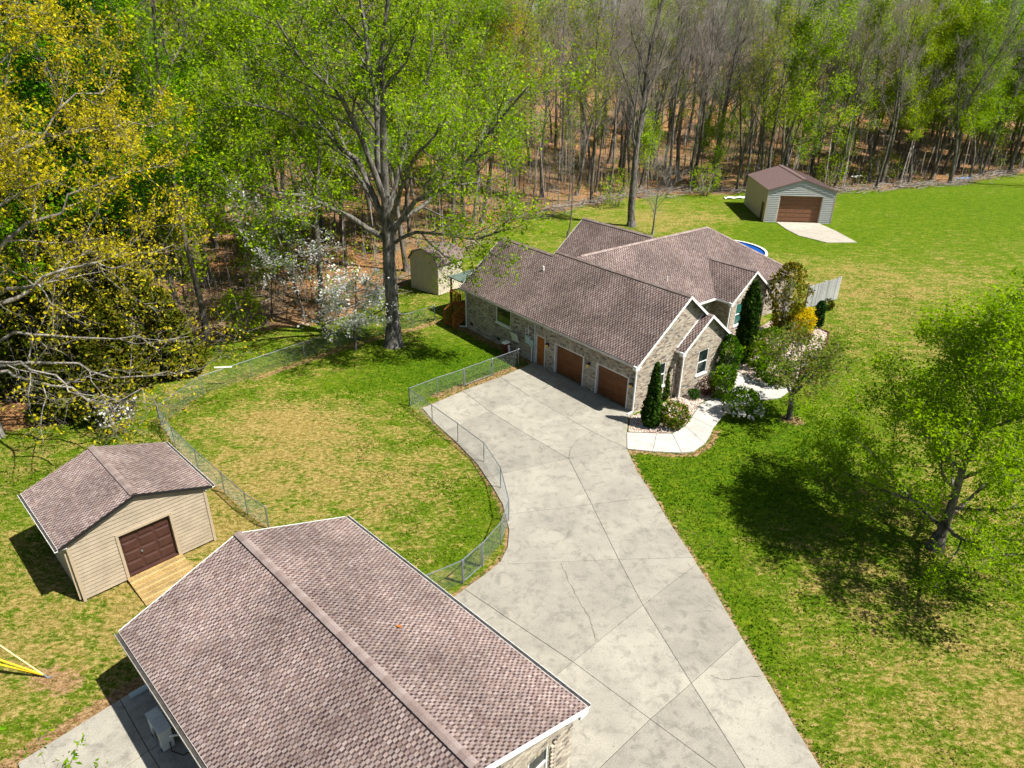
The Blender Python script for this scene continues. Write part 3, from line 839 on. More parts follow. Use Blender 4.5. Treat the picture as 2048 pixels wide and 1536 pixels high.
window(house, F_f, 1.62, 2.45, 1.10, 2.60, MAT['glass']); window(house, F_b, 4.95, 5.92, 1.10, 2.70, MAT['glass'])
window(house, F_e, 13.55, 14.75, 1.15, 2.80, MAT['glass_reflection']); window(house, F_m2, 17.5, 19.2, 1.2, 2.75, MAT['glass_reflection'], twin=True)
def garage_door(parent, F, u0, u1, z0, z1, mat, trim, secs=4, cols=0, depth=-0.16):
    m = MB()
    m.fbox(F, u0, u0 + 0.09, z0, z1, depth + 0.001, 0.012); m.fbox(F, u1 - 0.09, u1, z0, z1, depth + 0.001, 0.012); m.fbox(F, u0 + 0.09, u1 - 0.09, z1 - 0.07, z1, depth + 0.001, 0.011)
    d_ = m.build('garage_door', trim, parent)
    h = (z1 - 0.07 - z0) / secs
    for k in range(secs):
        s_ = MB(); a, b = z0 + k * h + 0.006, z0 + (k + 1) * h - 0.006
        s_.fbox(F, u0 + 0.09, u1 - 0.09, a, b, depth - 0.05, depth)
        if cols:
            w = (u1 - u0 - 0.18) / cols
            for c in range(cols): s_.fbox(F, u0 + 0.09 + c * w + 0.07, u0 + 0.09 + (c + 1) * w - 0.07, a + 0.08, b - 0.08, depth - 0.001, depth + 0.018)
        s_.build('door_panel', mat, d_)
    return d_
garage_door(house, F_g, 0.56, 3.16, 0.05, 2.06, MAT['wood_door'], MAT['soffit'])
garage_door(house, F_g, 4.20, 6.84, 0.05, 2.06, MAT['wood_door'], MAT['soffit'])
d = one('door', MAT['deck'], lambda m: m.fbox(F_g, 7.80, 8.58, 0.06, 2.0, -0.12, -0.07), house)
one('door_frame', MAT['soffit'], lambda m: (m.fbox(F_g, 7.72, 7.80, 0.05, 2.06, -0.13, 0.01), m.fbox(F_g, 8.58, 8.66, 0.05, 2.06, -0.13, 0.01), m.fbox(F_g, 7.80, 8.58, 2.0, 2.06, -0.13, 0.009)), d)
one('door_handle', MAT['galv'], lambda m: m.tube([F_g(7.88, 1.0, -0.07), F_g(7.88, 1.0, -0.01)], 0.03, 8), d)
one('door', MAT['brown_door'], lambda m: m.fbox(F_m, 9.2, 10.2, 0.1, 2.15, -0.12, -0.06), house, label='dark front door set back between the gables')
for u in (0.30, 3.70, 7.42):
    l = one('wall_lamp', MAT['black'], lambda m: (m.fbox(F_g, u - 0.06, u + 0.06, 1.62, 1.84, 0.004, 0.03), m.fbox(F_g, u - 0.02, u + 0.02, 1.76, 1.80, 0.03, 0.16), m.hexa([F_g(u - .10, 1.80, .08), F_g(u + .10, 1.80, .08), F_g(u + .10, 1.80, .26), F_g(u - .10, 1.80, .26), F_g(u - .03, 1.90, .14), F_g(u + .03, 1.90, .14), F_g(u + .03, 1.90, .20), F_g(u - .03, 1.90, .20)])), house)
    one('lamp_glass', MAT['lamp_glass'], lambda m: m.hexa([F_g(u - .05, 1.58, .12), F_g(u + .05, 1.58, .12), F_g(u + .05, 1.58, .22), F_g(u - .05, 1.58, .22), F_g(u - .08, 1.80, .09), F_g(u + .08, 1.80, .09), F_g(u + .08, 1.80, .25), F_g(u - .08, 1.80, .25)]), l)
for u, z in ((15.8, 0.50), (12.6, 0.42)):
    one('foundation_vent', MAT['black'], lambda m: m.fbox(F_g, u - 0.2, u + 0.2, z - 0.1, z + 0.1, 0.004, 0.02), house)
# electric service: meter, two boxes, conduit, and an open grey hatch leaning out
one('utility_box', MAT['util'], lambda m: (m.fbox(F_g, 9.15, 9.55, 1.20, 1.75, 0.004, 0.16), m.fbox(F_g, 9.18, 9.52, 1.23, 1.72, 0.16, 0.18)), house)
one('utility_box', MAT['util'], lambda m: (m.fbox(F_g, 8.82, 9.10, 1.10, 1.58, 0.004, 0.14), m.fbox(F_g, 8.85, 9.07, 1.13, 1.55, 0.14, 0.155)), house)
one('conduit', MAT['soffit'], lambda m: (m.tube([F_g(8.96, 1.10, 0.07), F_g(8.96, 0.0, 0.07)], 0.045, 8), m.tube([F_g(9.35, 1.75, 0.07), F_g(9.35, 2.45, 0.07)], 0.03, 8)), house)
one('conduit', MAT['soffit'], lambda m: (m.bar(F_g(9.62, 1.7, 0.06), F_g(9.62, 2.2, 0.06), 0.05, 0.05), m.bar(F_g(9.62, 2.2, 0.06), F_g(9.05, 2.12, 0.06), 0.05, 0.05)), house)
dish = one('wall_panel', MAT['ac'], lambda m: m.hexa([F_g(10.0, 1.05, .30), F_g(10.75, 0.98, .25), F_g(10.75, 1.0, .29), F_g(10.0, 1.07, .34), F_g(9.95, 1.72, .52), F_g(10.7, 1.65, .47), F_g(10.7, 1.67, .51), F_g(9.95, 1.74, .56)]), house, label='grey tilted panel on a wall bracket')
one('bracket', MAT['galv'], lambda m: m.tube([F_g(10.35, 1.1, 0.01), F_g(10.35, 1.25, 0.33)], 0.025, 6), dish)

# -- roofs
shing = MB(); dk_ = MB(); rgs = random.Random(77)
def add_slope(pts, seed):
    deck(dk_, pts)
    fr, tl = tabs_of(pts, seed, 0.15, 0.11, 0.095)
    for tb in tl: add_tab(shing, fr, tb, rgs, 0.86)
OV = -0.37
Z2, B2 = 6.17, 3.40
A_S = 11.0
add_slope([q(-0.27, OV, HE), q(A_S, OV, HE), q(A_S, RB, HR), q(-0.27, RB, HR)], 1)
add_slope([q(A_S, OV, HE), q(EA, OV, HE), q(EA, B2, Z2), q(A_S, B2, Z2)], 2)
add_slope([q(-0.27, 7.67, HE), q(A_S, 7.67, HE), q(A_S, RB, HR), q(-0.27, RB, HR)], 3)
add_slope([q(A_S, 7.17, HE), q(EA, 7.17, HE), q(EA, B2, Z2), q(A_S, B2, Z2)], 4)
MA, MZ = 9.3, 6.355
add_slope([q(4.2, 3.8, HE), q(4.2, 22.8, HE), q(MA, 17.7, MZ), q(MA, 3.8, MZ)], 5)
add_slope([q(14.4, 3.8, HE), q(14.4, 22.8, HE), q(MA, 17.7, MZ), q(MA, 3.8, MZ)], 6)
add_slope([q(4.2, 22.8, HE), q(14.4, 22.8, HE), q(MA, 17.7, MZ)], 7)
W3B, W3Z = 11.9, 6.39
add_slope([q(MA, 7.9, HE), q(16.95, 7.9, HE), q(16.95, W3B, W3Z), q(MA, W3B, W3Z)], 8)
add_slope([q(MA, 15.9, HE), q(16.95, 15.9, HE), q(16.95, W3B, W3Z), q(MA, W3B, W3Z)], 9)
EZ, EBm, EAf = 4.97, 15.0, 2.78
add_slope([q(EAf, 12.6, HE), q(7.2, 12.6, HE), q(7.2, EBm, EZ), q(EAf, EBm, EZ)], 10)
add_slope([q(EAf, 17.4, HE), q(7.2, 17.4, HE), q(7.2, EBm, EZ), q(EAf, EBm, EZ)], 11)
BF = -BPX - 0.24
add_slope([q(BF, bb0 - 0.35, HE), q(0.1, bb0 - 0.35, HE), q(0.1, bm_, bhr), q(BF, bm_, bhr)], 12)
add_slope([q(BF, bb1 + 0.35, HE), q(3.0, bb1 + 0.35, HE), q(3.0, bm_, bhr), q(BF, bm_, bhr)], 13)
roof = dk_.build('roof', MAT['roof_deck'], house)
shing.build('shingles', MAT['shingle'], roof, kind='stuff')
dB = lambda s_: Vector((0, -s_, -pitch * abs(s_)))
ridge_cap(q(-0.27, RB, HR), q(A_S, RB, HR), q(0, -1, -pitch), q(0, 1, -pitch), roof)
ridge_cap(q(A_S, B2, Z2), q(EA, B2, Z2), q(0, -1, -pitch), q(0, 1, -pitch), roof)
mp = (MZ - HE) / 5.1
ridge_cap(q(MA, 4.2, MZ), q(MA, 17.7, MZ), q(-1, 0, -mp), q(1, 0, -mp), roof)
ridge_cap(q(16.95, W3B, W3Z), q(9.7, W3B, W3Z), q(0, -1, -0.8), q(0, 1, -0.8), roof)
ridge_cap(q(EAf, EBm, EZ), q(6.6, EBm, EZ), q(0, -1, -epitch), q(0, 1, -epitch), roof)
ridge_cap(q(BF, bm_, bhr), q(0.0, bm_, bhr), q(0, -1, -bpitch), q(0, 1, -bpitch), roof, lift=0.03)
ridge_cap(q(MA, 17.7, MZ), q(4.2, 22.8, HE), q(-0.6, -0.6, -0.45), q(0.6, 0.6, -0.2), roof, lift=0.05, w=0.15)
one('plumbing_vent', MAT['white'], lambda m: m.tube([q(10.8, 2.35, 5.0), q(10.8, 2.35, 5.62)], 0.06, 10), roof)
one('plumbing_vent', MAT['white'], lambda m: m.tube([q(6.2, 9.6, 4.2), q(6.2, 9.6, 4.75)], 0.045, 8), roof)
# fascia, rake boards, gutters
def rake(pts, parent, name='rake_board', h=0.16, t_=0.03, mat=None, out=(-1, 0, 0)):
    m = MB()
    for a, b in zip(pts[:-1], pts[1:]):
        a, b = Vector(a), Vector(b); dn = Vector((0, 0, -h)); up = Vector((0, 0, 0.012))
        side = Vector(out) * t_; a = a + Vector(out) * 0.003; b = b + Vector(out) * 0.003
        m.hexa([a + dn, b + dn, b + dn + side, a + dn + side, a + up, b + up, b + up + side, a + up + side])
    return m.build(name, mat or MAT['white'], parent)
rake([q(-0.27, OV, HE), q(-0.27, RB, HR)], house); rake([q(-0.27, RB, HR), q(-0.27, 7.67, HE)], house)
rake([q(BF, bb0 - .35, HE), q(BF, bm_, bhr)], house); rake([q(BF, bm_, bhr), q(BF, bb1 + .35, HE)], house)
rake([q(EAf, 12.6, HE), q(EAf, EBm, EZ)], house); rake([q(EAf, EBm, EZ), q(EAf, 17.4, HE)], house)
rake([q(EA, B2, Z2), q(EA, OV, HE)], house, out=(1, 0, 0)); rake([q(16.95, W3B, W3Z), q(16.95, 7.9, HE)], house, out=(1, 0, 0))
one('flashing', MAT['white'], lambda m: m.bar(q(-0.02, bb0 - 0.30, HE + 0.10), q(-0.02, bm_, bhr + 0.10), 0.03, 0.07), house)
for A0, B0 in ((-0.27, OV), (BF, bb0 - .35), (BF, bb1 + .35), (EAf, 12.6), (EAf, 17.4), (-0.27, 7.67)):
    one('eave_return', MAT['white'], lambda m: m.box((A0 - 0.02, -B0 - 0.16, HE - 0.26), (A0 + 0.24, -B0 + 0.12, HE - 0.02)), house)
gutter(q(-0.2, OV - 0.005, HE - 0.01), q(EA, OV - 0.005, HE - 0.01), (0, 1, 0), house, MAT['gutter'])
gutter(q(4.19, 8.05, HE - 0.01), q(4.19, 12.5, HE - 0.01), (-1, 0, 0), house, MAT['white'])
gutter(q(BF + 0.02, bb0 - 0.355, HE - 0.01), q(-0.02, bb0 - 0.355, HE - 0.01), (0, 1, 0), house, MAT['white'], w=0.1)
gutter(q(EAf + 0.02, 12.595, HE - 0.01), q(4.15, 12.595, HE - 0.01), (0, 1, 0), house, MAT['white'])
one('soffit', MAT['soffit'], lambda m: (m.box((-0.25, -OV - 0.37, HE - 0.17), (EA, -OV, HE - 0.13)), m.box((4.22, -12.5, HE - 0.16), (4.6, -7.7, HE - 0.12)), m.box((EAf + .02, -12.97, HE - 0.16), (4.6, -12.62, HE - 0.12))), house)
downspout([q(0.02, OV - 0.06, HE - 0.1), q(0.02, -0.08, HE - 0.45), q(0.02, -0.08, 0.14), q(0.05, -0.42, 0.08)], house, MAT['white'])
downspout([q(16.36, OV - 0.06, HE - 0.1), q(16.36, -0.08, HE - 0.45), q(16.36, -0.08, 0.14), q(16.9, -0.35, 0.07)], house, MAT['white'])
downspout([q(BF + 0.10, bb0 - 0.41, HE - 0.1), q(-BPX - 0.02, bb0 - 0.08, HE - 0.45), q(-BPX - 0.02, bb0 - 0.08, 0.1)], house, MAT['white'])
downspout([q(EAf + 0.10, 12.54, HE - 0.1), q(3.1, 12.88, HE - 0.45), q(3.1, 12.88, 0.1)], house, MAT['white'])
downspout([q(8.2, OV - 0.06, HE - 0.1), q(8.7, -0.06, HE - 0.4), q(8.7, -0.06, 0.1)], house, MAT['util'])

# ------------------------------------------------------------------ deck and stair at the house end
dkr = empty('wooden_deck', (*hP(17.6, 2.2), 0), HOUSE_YAW, 'orange stained wooden deck with stair and railing at the far end of the house', 'deck')
w = lambda A, B, z: Vector((A - 17.6, -(B - 2.2), z))
for k in range(12):
    y = 0.55 + k * 0.145
    one('deck_board', MAT['deck'], lambda m: m.hexa([w(16.6, y, .98), w(19.2, y, .98), w(19.2, y + .135, .98), w(16.6, y + .135, .98), w(16.6, y, 1.02), w(19.2, y, 1.02), w(19.2, y + .135, 1.02), w(16.6, y + .135, 1.02)]), dkr)
for (A, B, z1) in ((16.65, 0.5, 2.0), (19.2, 0.5, 2.0), (19.2, 2.3, 2.0), (17.9, 0.5, 2.0), (17.9, -0.95, 1.15), (16.75, -0.95, 1.15)):
    one('post', MAT['deck'], lambda m: m.bar(w(A, B, -0.1), w(A, B, z1), 0.10, 0.10), dkr)
one('handrail', MAT['deck'], lambda m: m.bar(w(17.85, 0.5, 2.02), w(19.25, 0.5, 2.02), 0.14, 0.04), dkr)
one('handrail', MAT['deck'], lambda m: m.bar(w(19.2, 0.45, 2.02), w(19.2, 2.35, 2.02), 0.14, 0.04), dkr)
for A in (17.9, 16.75): one('handrail', MAT['deck'], lambda m: m.bar(w(A, 0.5, 2.0), w(A, -1.0, 1.16), 0.10, 0.05), dkr)
for k in range(9): one('baluster', MAT['deck'], lambda m: m.bar(w(18.0 + k * 0.14, 0.5, 1.05), w(18.0 + k * 0.14, 0.5, 2.0), 0.04, 0.04), dkr)
for k in range(12): one('baluster', MAT['deck'], lambda m: m.bar(w(19.2, 0.6 + k * 0.14, 1.05), w(19.2, 0.6 + k * 0.14, 2.0), 0.04, 0.04), dkr)
for A in (17.9, 16.75):
    for k in range(6):
        B = 0.3 - k * 0.22; one('baluster', MAT['deck'], lambda m: m.bar(w(A, B, 0.9 - k * 0.16), w(A, B, 1.9 - k * 0.125), 0.035, 0.035), dkr)
for k in range(5):
    B = 0.35 - k * 0.27; z = 0.82 - k * 0.17
    one('stair_tread', MAT['deck'], lambda m: m.hexa([w(16.8, B - .14, z - .04), w(17.85, B - .14, z - .04), w(17.85, B + .14, z - .04), w(16.8, B + .14, z - .04), w(16.8, B - .14, z), w(17.85, B - .14, z), w(17.85, B + .14, z), w(16.8, B + .14, z)]), dkr)
for A in (16.82, 17.83): one('stringer', MAT['deck'], lambda m: m.bar(w(A, 0.5, 0.85), w(A, -0.95, 0.02), 0.05, 0.22), dkr)
one('porch_roof', MAT['bluegreen'], lambda m: m.hexa([w(16.72, 0.75, 2.86), w(19.9, 0.75, 2.86), w(19.9, 3.6, 2.98), w(16.72, 3.6, 2.98), w(16.72, 0.75, 2.94), w(19.9, 0.75, 2.94), w(19.9, 3.6, 3.06), w(16.72, 3.6, 3.06)]), dkr)
one('post', MAT['deck'], lambda m: m.bar(w(19.7, 0.9, -0.1), w(19.7, 0.9, 2.87), 0.11, 0.11), dkr)

# ------------------------------------------------------------------ detached garage in the foreground
barn = empty('detached_garage', (BARN[0], BARN[1], 0), BARN_YAW, 'large brick garage in the foreground seen onto its brown shingle roof', 'garage')
BW, BZ, BR, BL = 4.03, 2.73, 4.21, 11.78
bpt = (BR - BZ) / BW
one('wall_core', MAT['mortar'], lambda m: (m.box((0.32, -3.55, -0.1), (11.45, 3.55, 2.68)), m.prism([(0.32, -3.5, 2.6), (0.32, 3.5, 2.6), (0.32, 0, 3.95)], (11.1, 0, 0))), barn)
S1 = [q(0, BW, BZ), q(BL, BW, BZ), q(BL, 0, BR), q(0, 0, BR)]
S2 = [q(0, -BW, BZ), q(BL, -BW, BZ), q(BL, 0, BR), q(0, 0, BR)]
dk2 = MB(); deck(dk2, S1); deck(dk2, S2)
broof = dk2.build('roof', MAT['roof_deck'], barn)
MW = barn.matrix_world.copy() if False else (Matrix.Translation((BARN[0], BARN[1], 0)) @ Matrix.Rotation(R(BARN_YAW), 4, 'Z'))
cand = []; rest = MB(); rgb = random.Random(5)
for S_, sd in ((S1, 21), (S2, 22)):
    fr, tl = tabs_of(S_, sd, 0.122, 0.088, 0.064)
    for tb in tl:
        c_ = MW @ (fr[0] + fr[1] * ((tb[1] + tb[2]) / 2) + fr[2] * ((tb[3] + tb[4]) / 2))
        if tb[0] and abs(tb[2] - tb[1]) > 0.07 and in_view(c_.x, c_.y, c_.z, -0.01): cand.append(((c_ - Vector((0, 0, CAM_H))).length, fr, tb))
        else: add_tab(rest, fr, tb, rgb)
cand.sort(key=lambda e: e[0])
for e in cand[300:]: add_tab(rest, e[1], e[2], rgb)
rest.build('shingles', MAT['shingle'], broof, kind='stuff')
tabm = []
for c in TAB:
    for k in (0.78, 0.93):
        m = MB(); col = tuple(x * k for x in c); a, b, e_ = -0.044, 0.044, 0.122
        P_ = [(a, 0, 0.016), (b, 0, 0.016), (b, e_, 0.008), (a, e_, 0.008)]; Q_ = [(a, 0, 0.003), (b, 0, 0.003), (b, e_, 0.001), (a, e_, 0.001)]
        m.face(P_, col); m.face([Q_[0], Q_[1], P_[1], P_[0]], col); m.face([Q_[1], Q_[2], P_[2], P_[1]], col); m.face([Q_[3], Q_[0], P_[0], P_[3]], col)
        tabm.append(m.mesh('shingle', MAT['shingle']))
for dist, fr, tb in cand[:300]:
    o = bpy.data.objects.new('shingle', rgb.choice(tabm)); COL.objects.link(o); o.parent = broof
    u, v, n = fr[1], fr[2], fr[3]
    if u.cross(v).dot(n) < 0: u = -u
    p_ = fr[0] + fr[1] * ((tb[1] + tb[2]) / 2) + fr[2] * tb[3]
    o.matrix_basis = Matrix(((u.x, v.x, n.x, p_.x), (u.y, v.y, n.y, p_.y), (u.z, v.z, n.z, p_.z), (0, 0, 0, 1)))
ridge_cap(q(0.15, 0, BR), q(BL - 0.02, 0, BR), q(0, 1, -bpt), q(0, -1, -bpt), broof, w=0.14, lift=0.07, plain=True, seg=0.26)
F_bg = lambda u, z, d: q(0.26 - d, u, z)
tp = lambda u: BZ - 0.10 + (BW - abs(u)) * bpt
OPB = [(1.95, 2.75, 0.95, 2.15), (-2.75, -1.95, 0.95, 2.15)]
bl = brick_list(-3.68, 3.68, -0.05, 4.0, tp, OPB + [(a - .1, b + .1, zb, zb + .2) for a, b, za, zb in OPB])
rg2 = random.Random(9); mst = MB(); bc = []
for r_ in bl:
    cw = MW @ F_bg((r_[0] + r_[1]) / 2, (r_[2] + r_[3]) / 2, 0)
    full = abs((r_[1] - r_[0]) - 0.205) < 0.001
    if full and in_view(cw.x, cw.y, cw.z, 0.0): bc.append(r_)
    else: mst.fbox(F_bg, *r_, -0.08, rg2.uniform(-0.004, 0.003), brick_col(rg2))
for (a, b, za, zb) in OPB:
    for k in range(12):
        x = a - 0.1 + k * (b - a + 0.2) / 12; mst.fbox(F_bg, x, x + 0.066, zb + 0.006, zb + 0.194, -0.08, 0.004, brick_col(rg2))
mst.build('bricks', MAT['brick'], barn, kind='stuff')
gw = one('gable_wall', MAT['mortar'], lambda m: [m.face([F_bg(a, c, -0.013), F_bg(b, c, -0.013), F_bg(b, min(d_, tp(b)), -0.013), F_bg(a, min(d_, tp(a)), -0.013)])
     for a, b, c, d_ in ((-3.68, -2.75, -.05, 5), (-2.75, -1.95, -.05, .95), (-2.75, -1.95, 2.15, 5), (-1.95, 0, -.05, 5), (0, 1.95, -.05, 5), (1.95, 2.75, -.05, .95), (1.95, 2.75, 2.15, 5), (2.75, 3.68, -.05, 5))], barn)
bms = []
for k in range(14):
    m = MB(); m.box((-0.1025, -0.08, -0.034), (0.1025, 0.0, 0.034), brick_col(rg2)); bms.append(m.mesh('brick', MAT['brick']))
for r_ in bc[:300]:
    o = bpy.data.objects.new('brick', rg2.choice(bms)); COL.objects.link(o); o.parent = gw
    o.location = F_bg((r_[0] + r_[1]) / 2, (r_[2] + r_[3]) / 2, rg2.uniform(-0.004, 0.003)); o.rotation_euler = (0, 0, R(-90))
for a in OPB: window(barn, F_bg, *a, MAT['glass'])
F_bl = lambda u, z, d: q(u, -3.68 - d, z); F_br = lambda u, z, d: q(u, 3.68 + d, z); F_bk = lambda u, z, d: q(11.52 + d, u, z)
brick_wall(barn, F_bl, 0.27, 11.52, -0.05, 2.6, None, (), 31); brick_wall(barn, F_br, 0.27, 11.52, -0.05, 2.6, None, (), 32); brick_wall(barn, F_bk, -3.68, 3.68, -0.05, 4.0, tp, (), 33)
rake([q(0, BW, BZ), q(0, 0, BR)], barn); rake([q(0, 0, BR), q(0, -BW, BZ)], barn); rake([q(BL, 0, BR), q(BL, BW, BZ)], barn, out=(1, 0, 0)); rake([q(BL, -BW, BZ), q(BL, 0, BR)], barn, out=(1, 0, 0))
gutter(q(0.0, BW + 0.005, BZ + 0.01), q(BL, BW + 0.005, BZ + 0.01), (0, -1, 0), barn, MAT['white'])
gutter(q(0.0, -BW - 0.005, BZ + 0.01), q(BL, -BW - 0.005, BZ + 0.01), (0, 1, 0), barn, MAT['gutter'])
one('soffit', MAT['soffit'], lambda m: (m.box((0.03, -BW + 0.01, BZ - 0.15), (BL - .03, -3.68, BZ - 0.11)), m.box((0.03, 3.68, BZ - 0.15), (BL - .03, BW - 0.01, BZ - 0.11)), m.box((0.0, -BW - 0.02, BZ - 0.28), (0.2, -BW + 0.3, BZ - 0.11))), barn)
downspout([q(11.5, -BW - 0.06, BZ - 0.1), q(11.4, -3.76, BZ - 0.5), q(11.4, -3.76, 0.1)], barn, MAT['soffit'])
one('leaf', MAT['deck'], lambda m: m.prism([q(5.1, 1.62, 3.66), q(5.25, 1.55, 3.69), q(5.27, 1.66, 3.65), q(5.16, 1.72, 3.63)], (0, 0, 0.01)), broof)

# ------------------------------------------------------------------ cream shed with ramp
shed = empty('garden_shed', (SHED[0], SHED[1], 0), SHED_YAW, 'cream lap sided shed with brown double door and brown shingle roof', 'shed')
SW, SL, SE, SR = 5.0, 4.5, 2.69, 3.65
spt = (SR - SE) / (SW / 2 + 0.28)
one('wall_core', MAT['cream'], lambda m: (m.box((0.06, 0.14, -0.05), (SW - 0.06, SL - 0.03, SE)), m.prism([(0.06, 0.14, SE), (SW - 0.06, 0.14, SE), (SW / 2, 0.14, SR - 0.12)], (0, SL - 0.2, 0))), shed)
stop = lambda u: SE - 0.02 + min(u + 0.28, SW + 0.28 - u) * spt - 0.06
bh = 0.165; k = 0
dA0, dA1, dz0, dz1 = 1.62, 3.50, 0.20, 2.12
while True:
    z0, z1 = 0.08 + k * bh, 0.08 + (k + 1) * bh
    spans = [(0.0, SW)]
    if z0 > stop(SW / 2) - 0.05: break
    if z0 < dz1 + 0.08: spans = [(0.0, dA0 - 0.1), (dA1 + 0.1, SW)]
    for a, b in spans:
        def lim(z):
            need = (z - (SE - 0.08)) / spt - 0.28
            return max(0.0, need)
        a0, b0 = max(a, lim(z0)), min(b, SW - lim(z0)); a1, b1 = max(a, lim(z1)), min(b, SW - lim(z1))
        if b1 - a1 < 0.05: continue
        one('siding_board', MAT['cream'], lambda m: m.hexa([(a0, -0.02, z0), (b0, -0.02, z0), (b0, 0.13, z0), (a0, 0.13, z0), (a1, 0.006, z1 + .012), (b1, 0.006, z1 + .012), (b1, 0.13, z1 + .012), (a1, 0.13, z1 + .012)]), shed)
    k += 1
for k in range(16):
    z0, z1 = 0.08 + k * bh, 0.08 + (k + 1) * bh
    for x, s_ in ((0.0, -1), (SW, 1)):
        one('siding_board', MAT['cream'], lambda m: m.hexa([(x + s_ * .02, 0.02, z0), (x + s_ * .02, SL, z0), (x - s_ * .055, SL, z0), (x - s_ * .055, 0.02, z0), (x - s_ * .006, 0.02, z1 + .012), (x - s_ * .006, SL, z1 + .012), (x - s_ * .055, SL, z1 + .012), (x - s_ * .055, 0.02, z1 + .012)]), shed)
for x in (0.0, SW):
    one('corner_trim', MAT['cream_trim'], lambda m: m.box((x - 0.065 if x else -0.04, -0.045, 0.0), (x + 0.04 if x else 0.065, 0.06, SE - 0.02)), shed)
sd = one('door', MAT['cream_trim'], lambda m: (m.box((dA0 - 0.1, -0.05, dz0 - 0.1), (dA0, 0.12, dz1 + 0.1)), m.box((dA1, -0.05, dz0 - 0.1), (dA1 + 0.1, 0.12, dz1 + 0.1)), m.box((dA0, -0.05, dz1), (dA1, 0.12, dz1 + 0.1))), shed)
one('door_leaf', MAT['brown_door'], lambda m: (m.box((dA0, 0.115, dz0), (dA1, 0.135, dz1)), m.box((dA0, -0.03, dz0 - 0.1), (dA1, 0.115, dz0 - 0.005))), sd)
for r_ in range(4):
    for c in range(3):
        x0 = dA0 + 0.05 + c * 0.605; z0 = dz0 + 0.04 + r_ * 0.475
        one('door_panel', MAT['brown_door'], lambda m: m.hexa([(x0, 0.116, z0), (x0 + .565, 0.116, z0), (x0 + .565, 0.116, z0 + .44), (x0, 0.116, z0 + .44), (x0 + .07, 0.085, z0 + .07), (x0 + .495, 0.085, z0 + .07), (x0 + .495, 0.085, z0 + .37), (x0 + .07, 0.085, z0 + .37)]), sd)
one('door_handle', MAT['galv'], lambda m: (m.tube([(2.28, 0.10, 1.02), (2.28, 0.03, 1.02)], 0.028, 8), m.box((2.25, 0.02, 0.99), (2.31, 0.035, 1.05))), sd)
dk3 = MB(); sS1 = [(-0.28, -0.12, SE), (-0.28, SL + 0.12, SE), (SW / 2, SL + 0.12, SR), (SW / 2, -0.12, SR)]; sS2 = [(SW + 0.28, -0.12, SE), (SW + 0.28, SL + 0.12, SE), (SW / 2, SL + 0.12, SR), (SW / 2, -0.12, SR)]
deck(dk3, sS1, 0.07); deck(dk3, sS2, 0.07)
sroof = dk3.build('roof', MAT['roof_deck'], shed); m = MB(); rgs2 = random.Random(3)
for S_, sd_ in ((sS1, 41), (sS2, 42)):
    fr, tl = tabs_of(S_, sd_, 0.122, 0.088, 0.066)
    for tb in tl: add_tab(m, fr, tb, rgs2)
m.build('shingles', MAT['shingle'], sroof, kind='stuff')
ridge_cap((SW / 2, -0.10, SR), (SW / 2, SL + 0.10, SR), (-1, 0, -spt), (1, 0, -spt), sroof, w=0.14, lift=0.055, plain=True, seg=0.26)
rake([(-0.28, -0.12, SE), (SW / 2, -0.12, SR)], shed, h=0.10, mat=MAT['black'], out=(0, -1, 0)); rake([(SW / 2, -0.12, SR), (SW + 0.28, -0.12, SE)], shed, h=0.10, mat=MAT['black'], out=(0, -1, 0))
gutter((-0.285, -0.12, SE - 0.0), (-0.285, SL + 0.12, SE - 0.0), (-1, 0, 0), shed, MAT['white'], h=0.1, w=0.11); gutter((SW + 0.285, -0.12, SE), (SW + 0.285, SL + 0.12, SE), (1, 0, 0), shed, MAT['white'], h=0.1, w=0.11)
one('eave_box', MAT['white'], lambda m: (m.box((-0.27, -0.10, SE - 0.13), (-0.01, SL + .1, SE - 0.085)), m.box((SW + .01, -0.10, SE - 0.13), (SW + 0.27, SL + .1, SE - 0.085))), shed)
downspout([(-0.34, 0.1, SE - 0.1), (-0.10, 0.1, SE - 0.4), (-0.10, 0.1, 0.1)], shed, MAT['cream_trim'], 0.06)
ramp = empty('wooden_ramp', (*sP(1.5, -0.05), 0), SHED_YAW, 'honey coloured plank ramp leading up to the brown shed door', 'ramp')
for k in range(13):
    y0 = -0.01 - k * 0.142; zt = lambda y: 0.155 + y * 0.055
    one('plank', MAT['plank'], lambda m: m.hexa([(0, y0 - .128, zt(y0 - .128) - .035), (2.1, y0 - .128, zt(y0 - .128) - .035), (2.1, y0, zt(y0) - .035), (0, y0, zt(y0) - .035), (0, y0 - .128, zt(y0 - .128)), (2.1, y0 - .128, zt(y0 - .128)), (2.1, y0, zt(y0)), (0, y0, zt(y0))], [(0.31, 0.215, 0.085), (0.27, 0.185, 0.075), (0.35, 0.25, 0.105), (0.24, 0.17, 0.075)][(k * 7) % 4]), ramp)
for x in (0.03, 2.04): one('stringer', MAT['plank'], lambda m: m.prism([(x, -0.01, -0.03), (x, -1.84, -0.03), (x, -1.84, 0.016), (x, -0.01, 0.117)], (0.04, 0, 0), (0.25, 0.17, 0.07)), ramp)

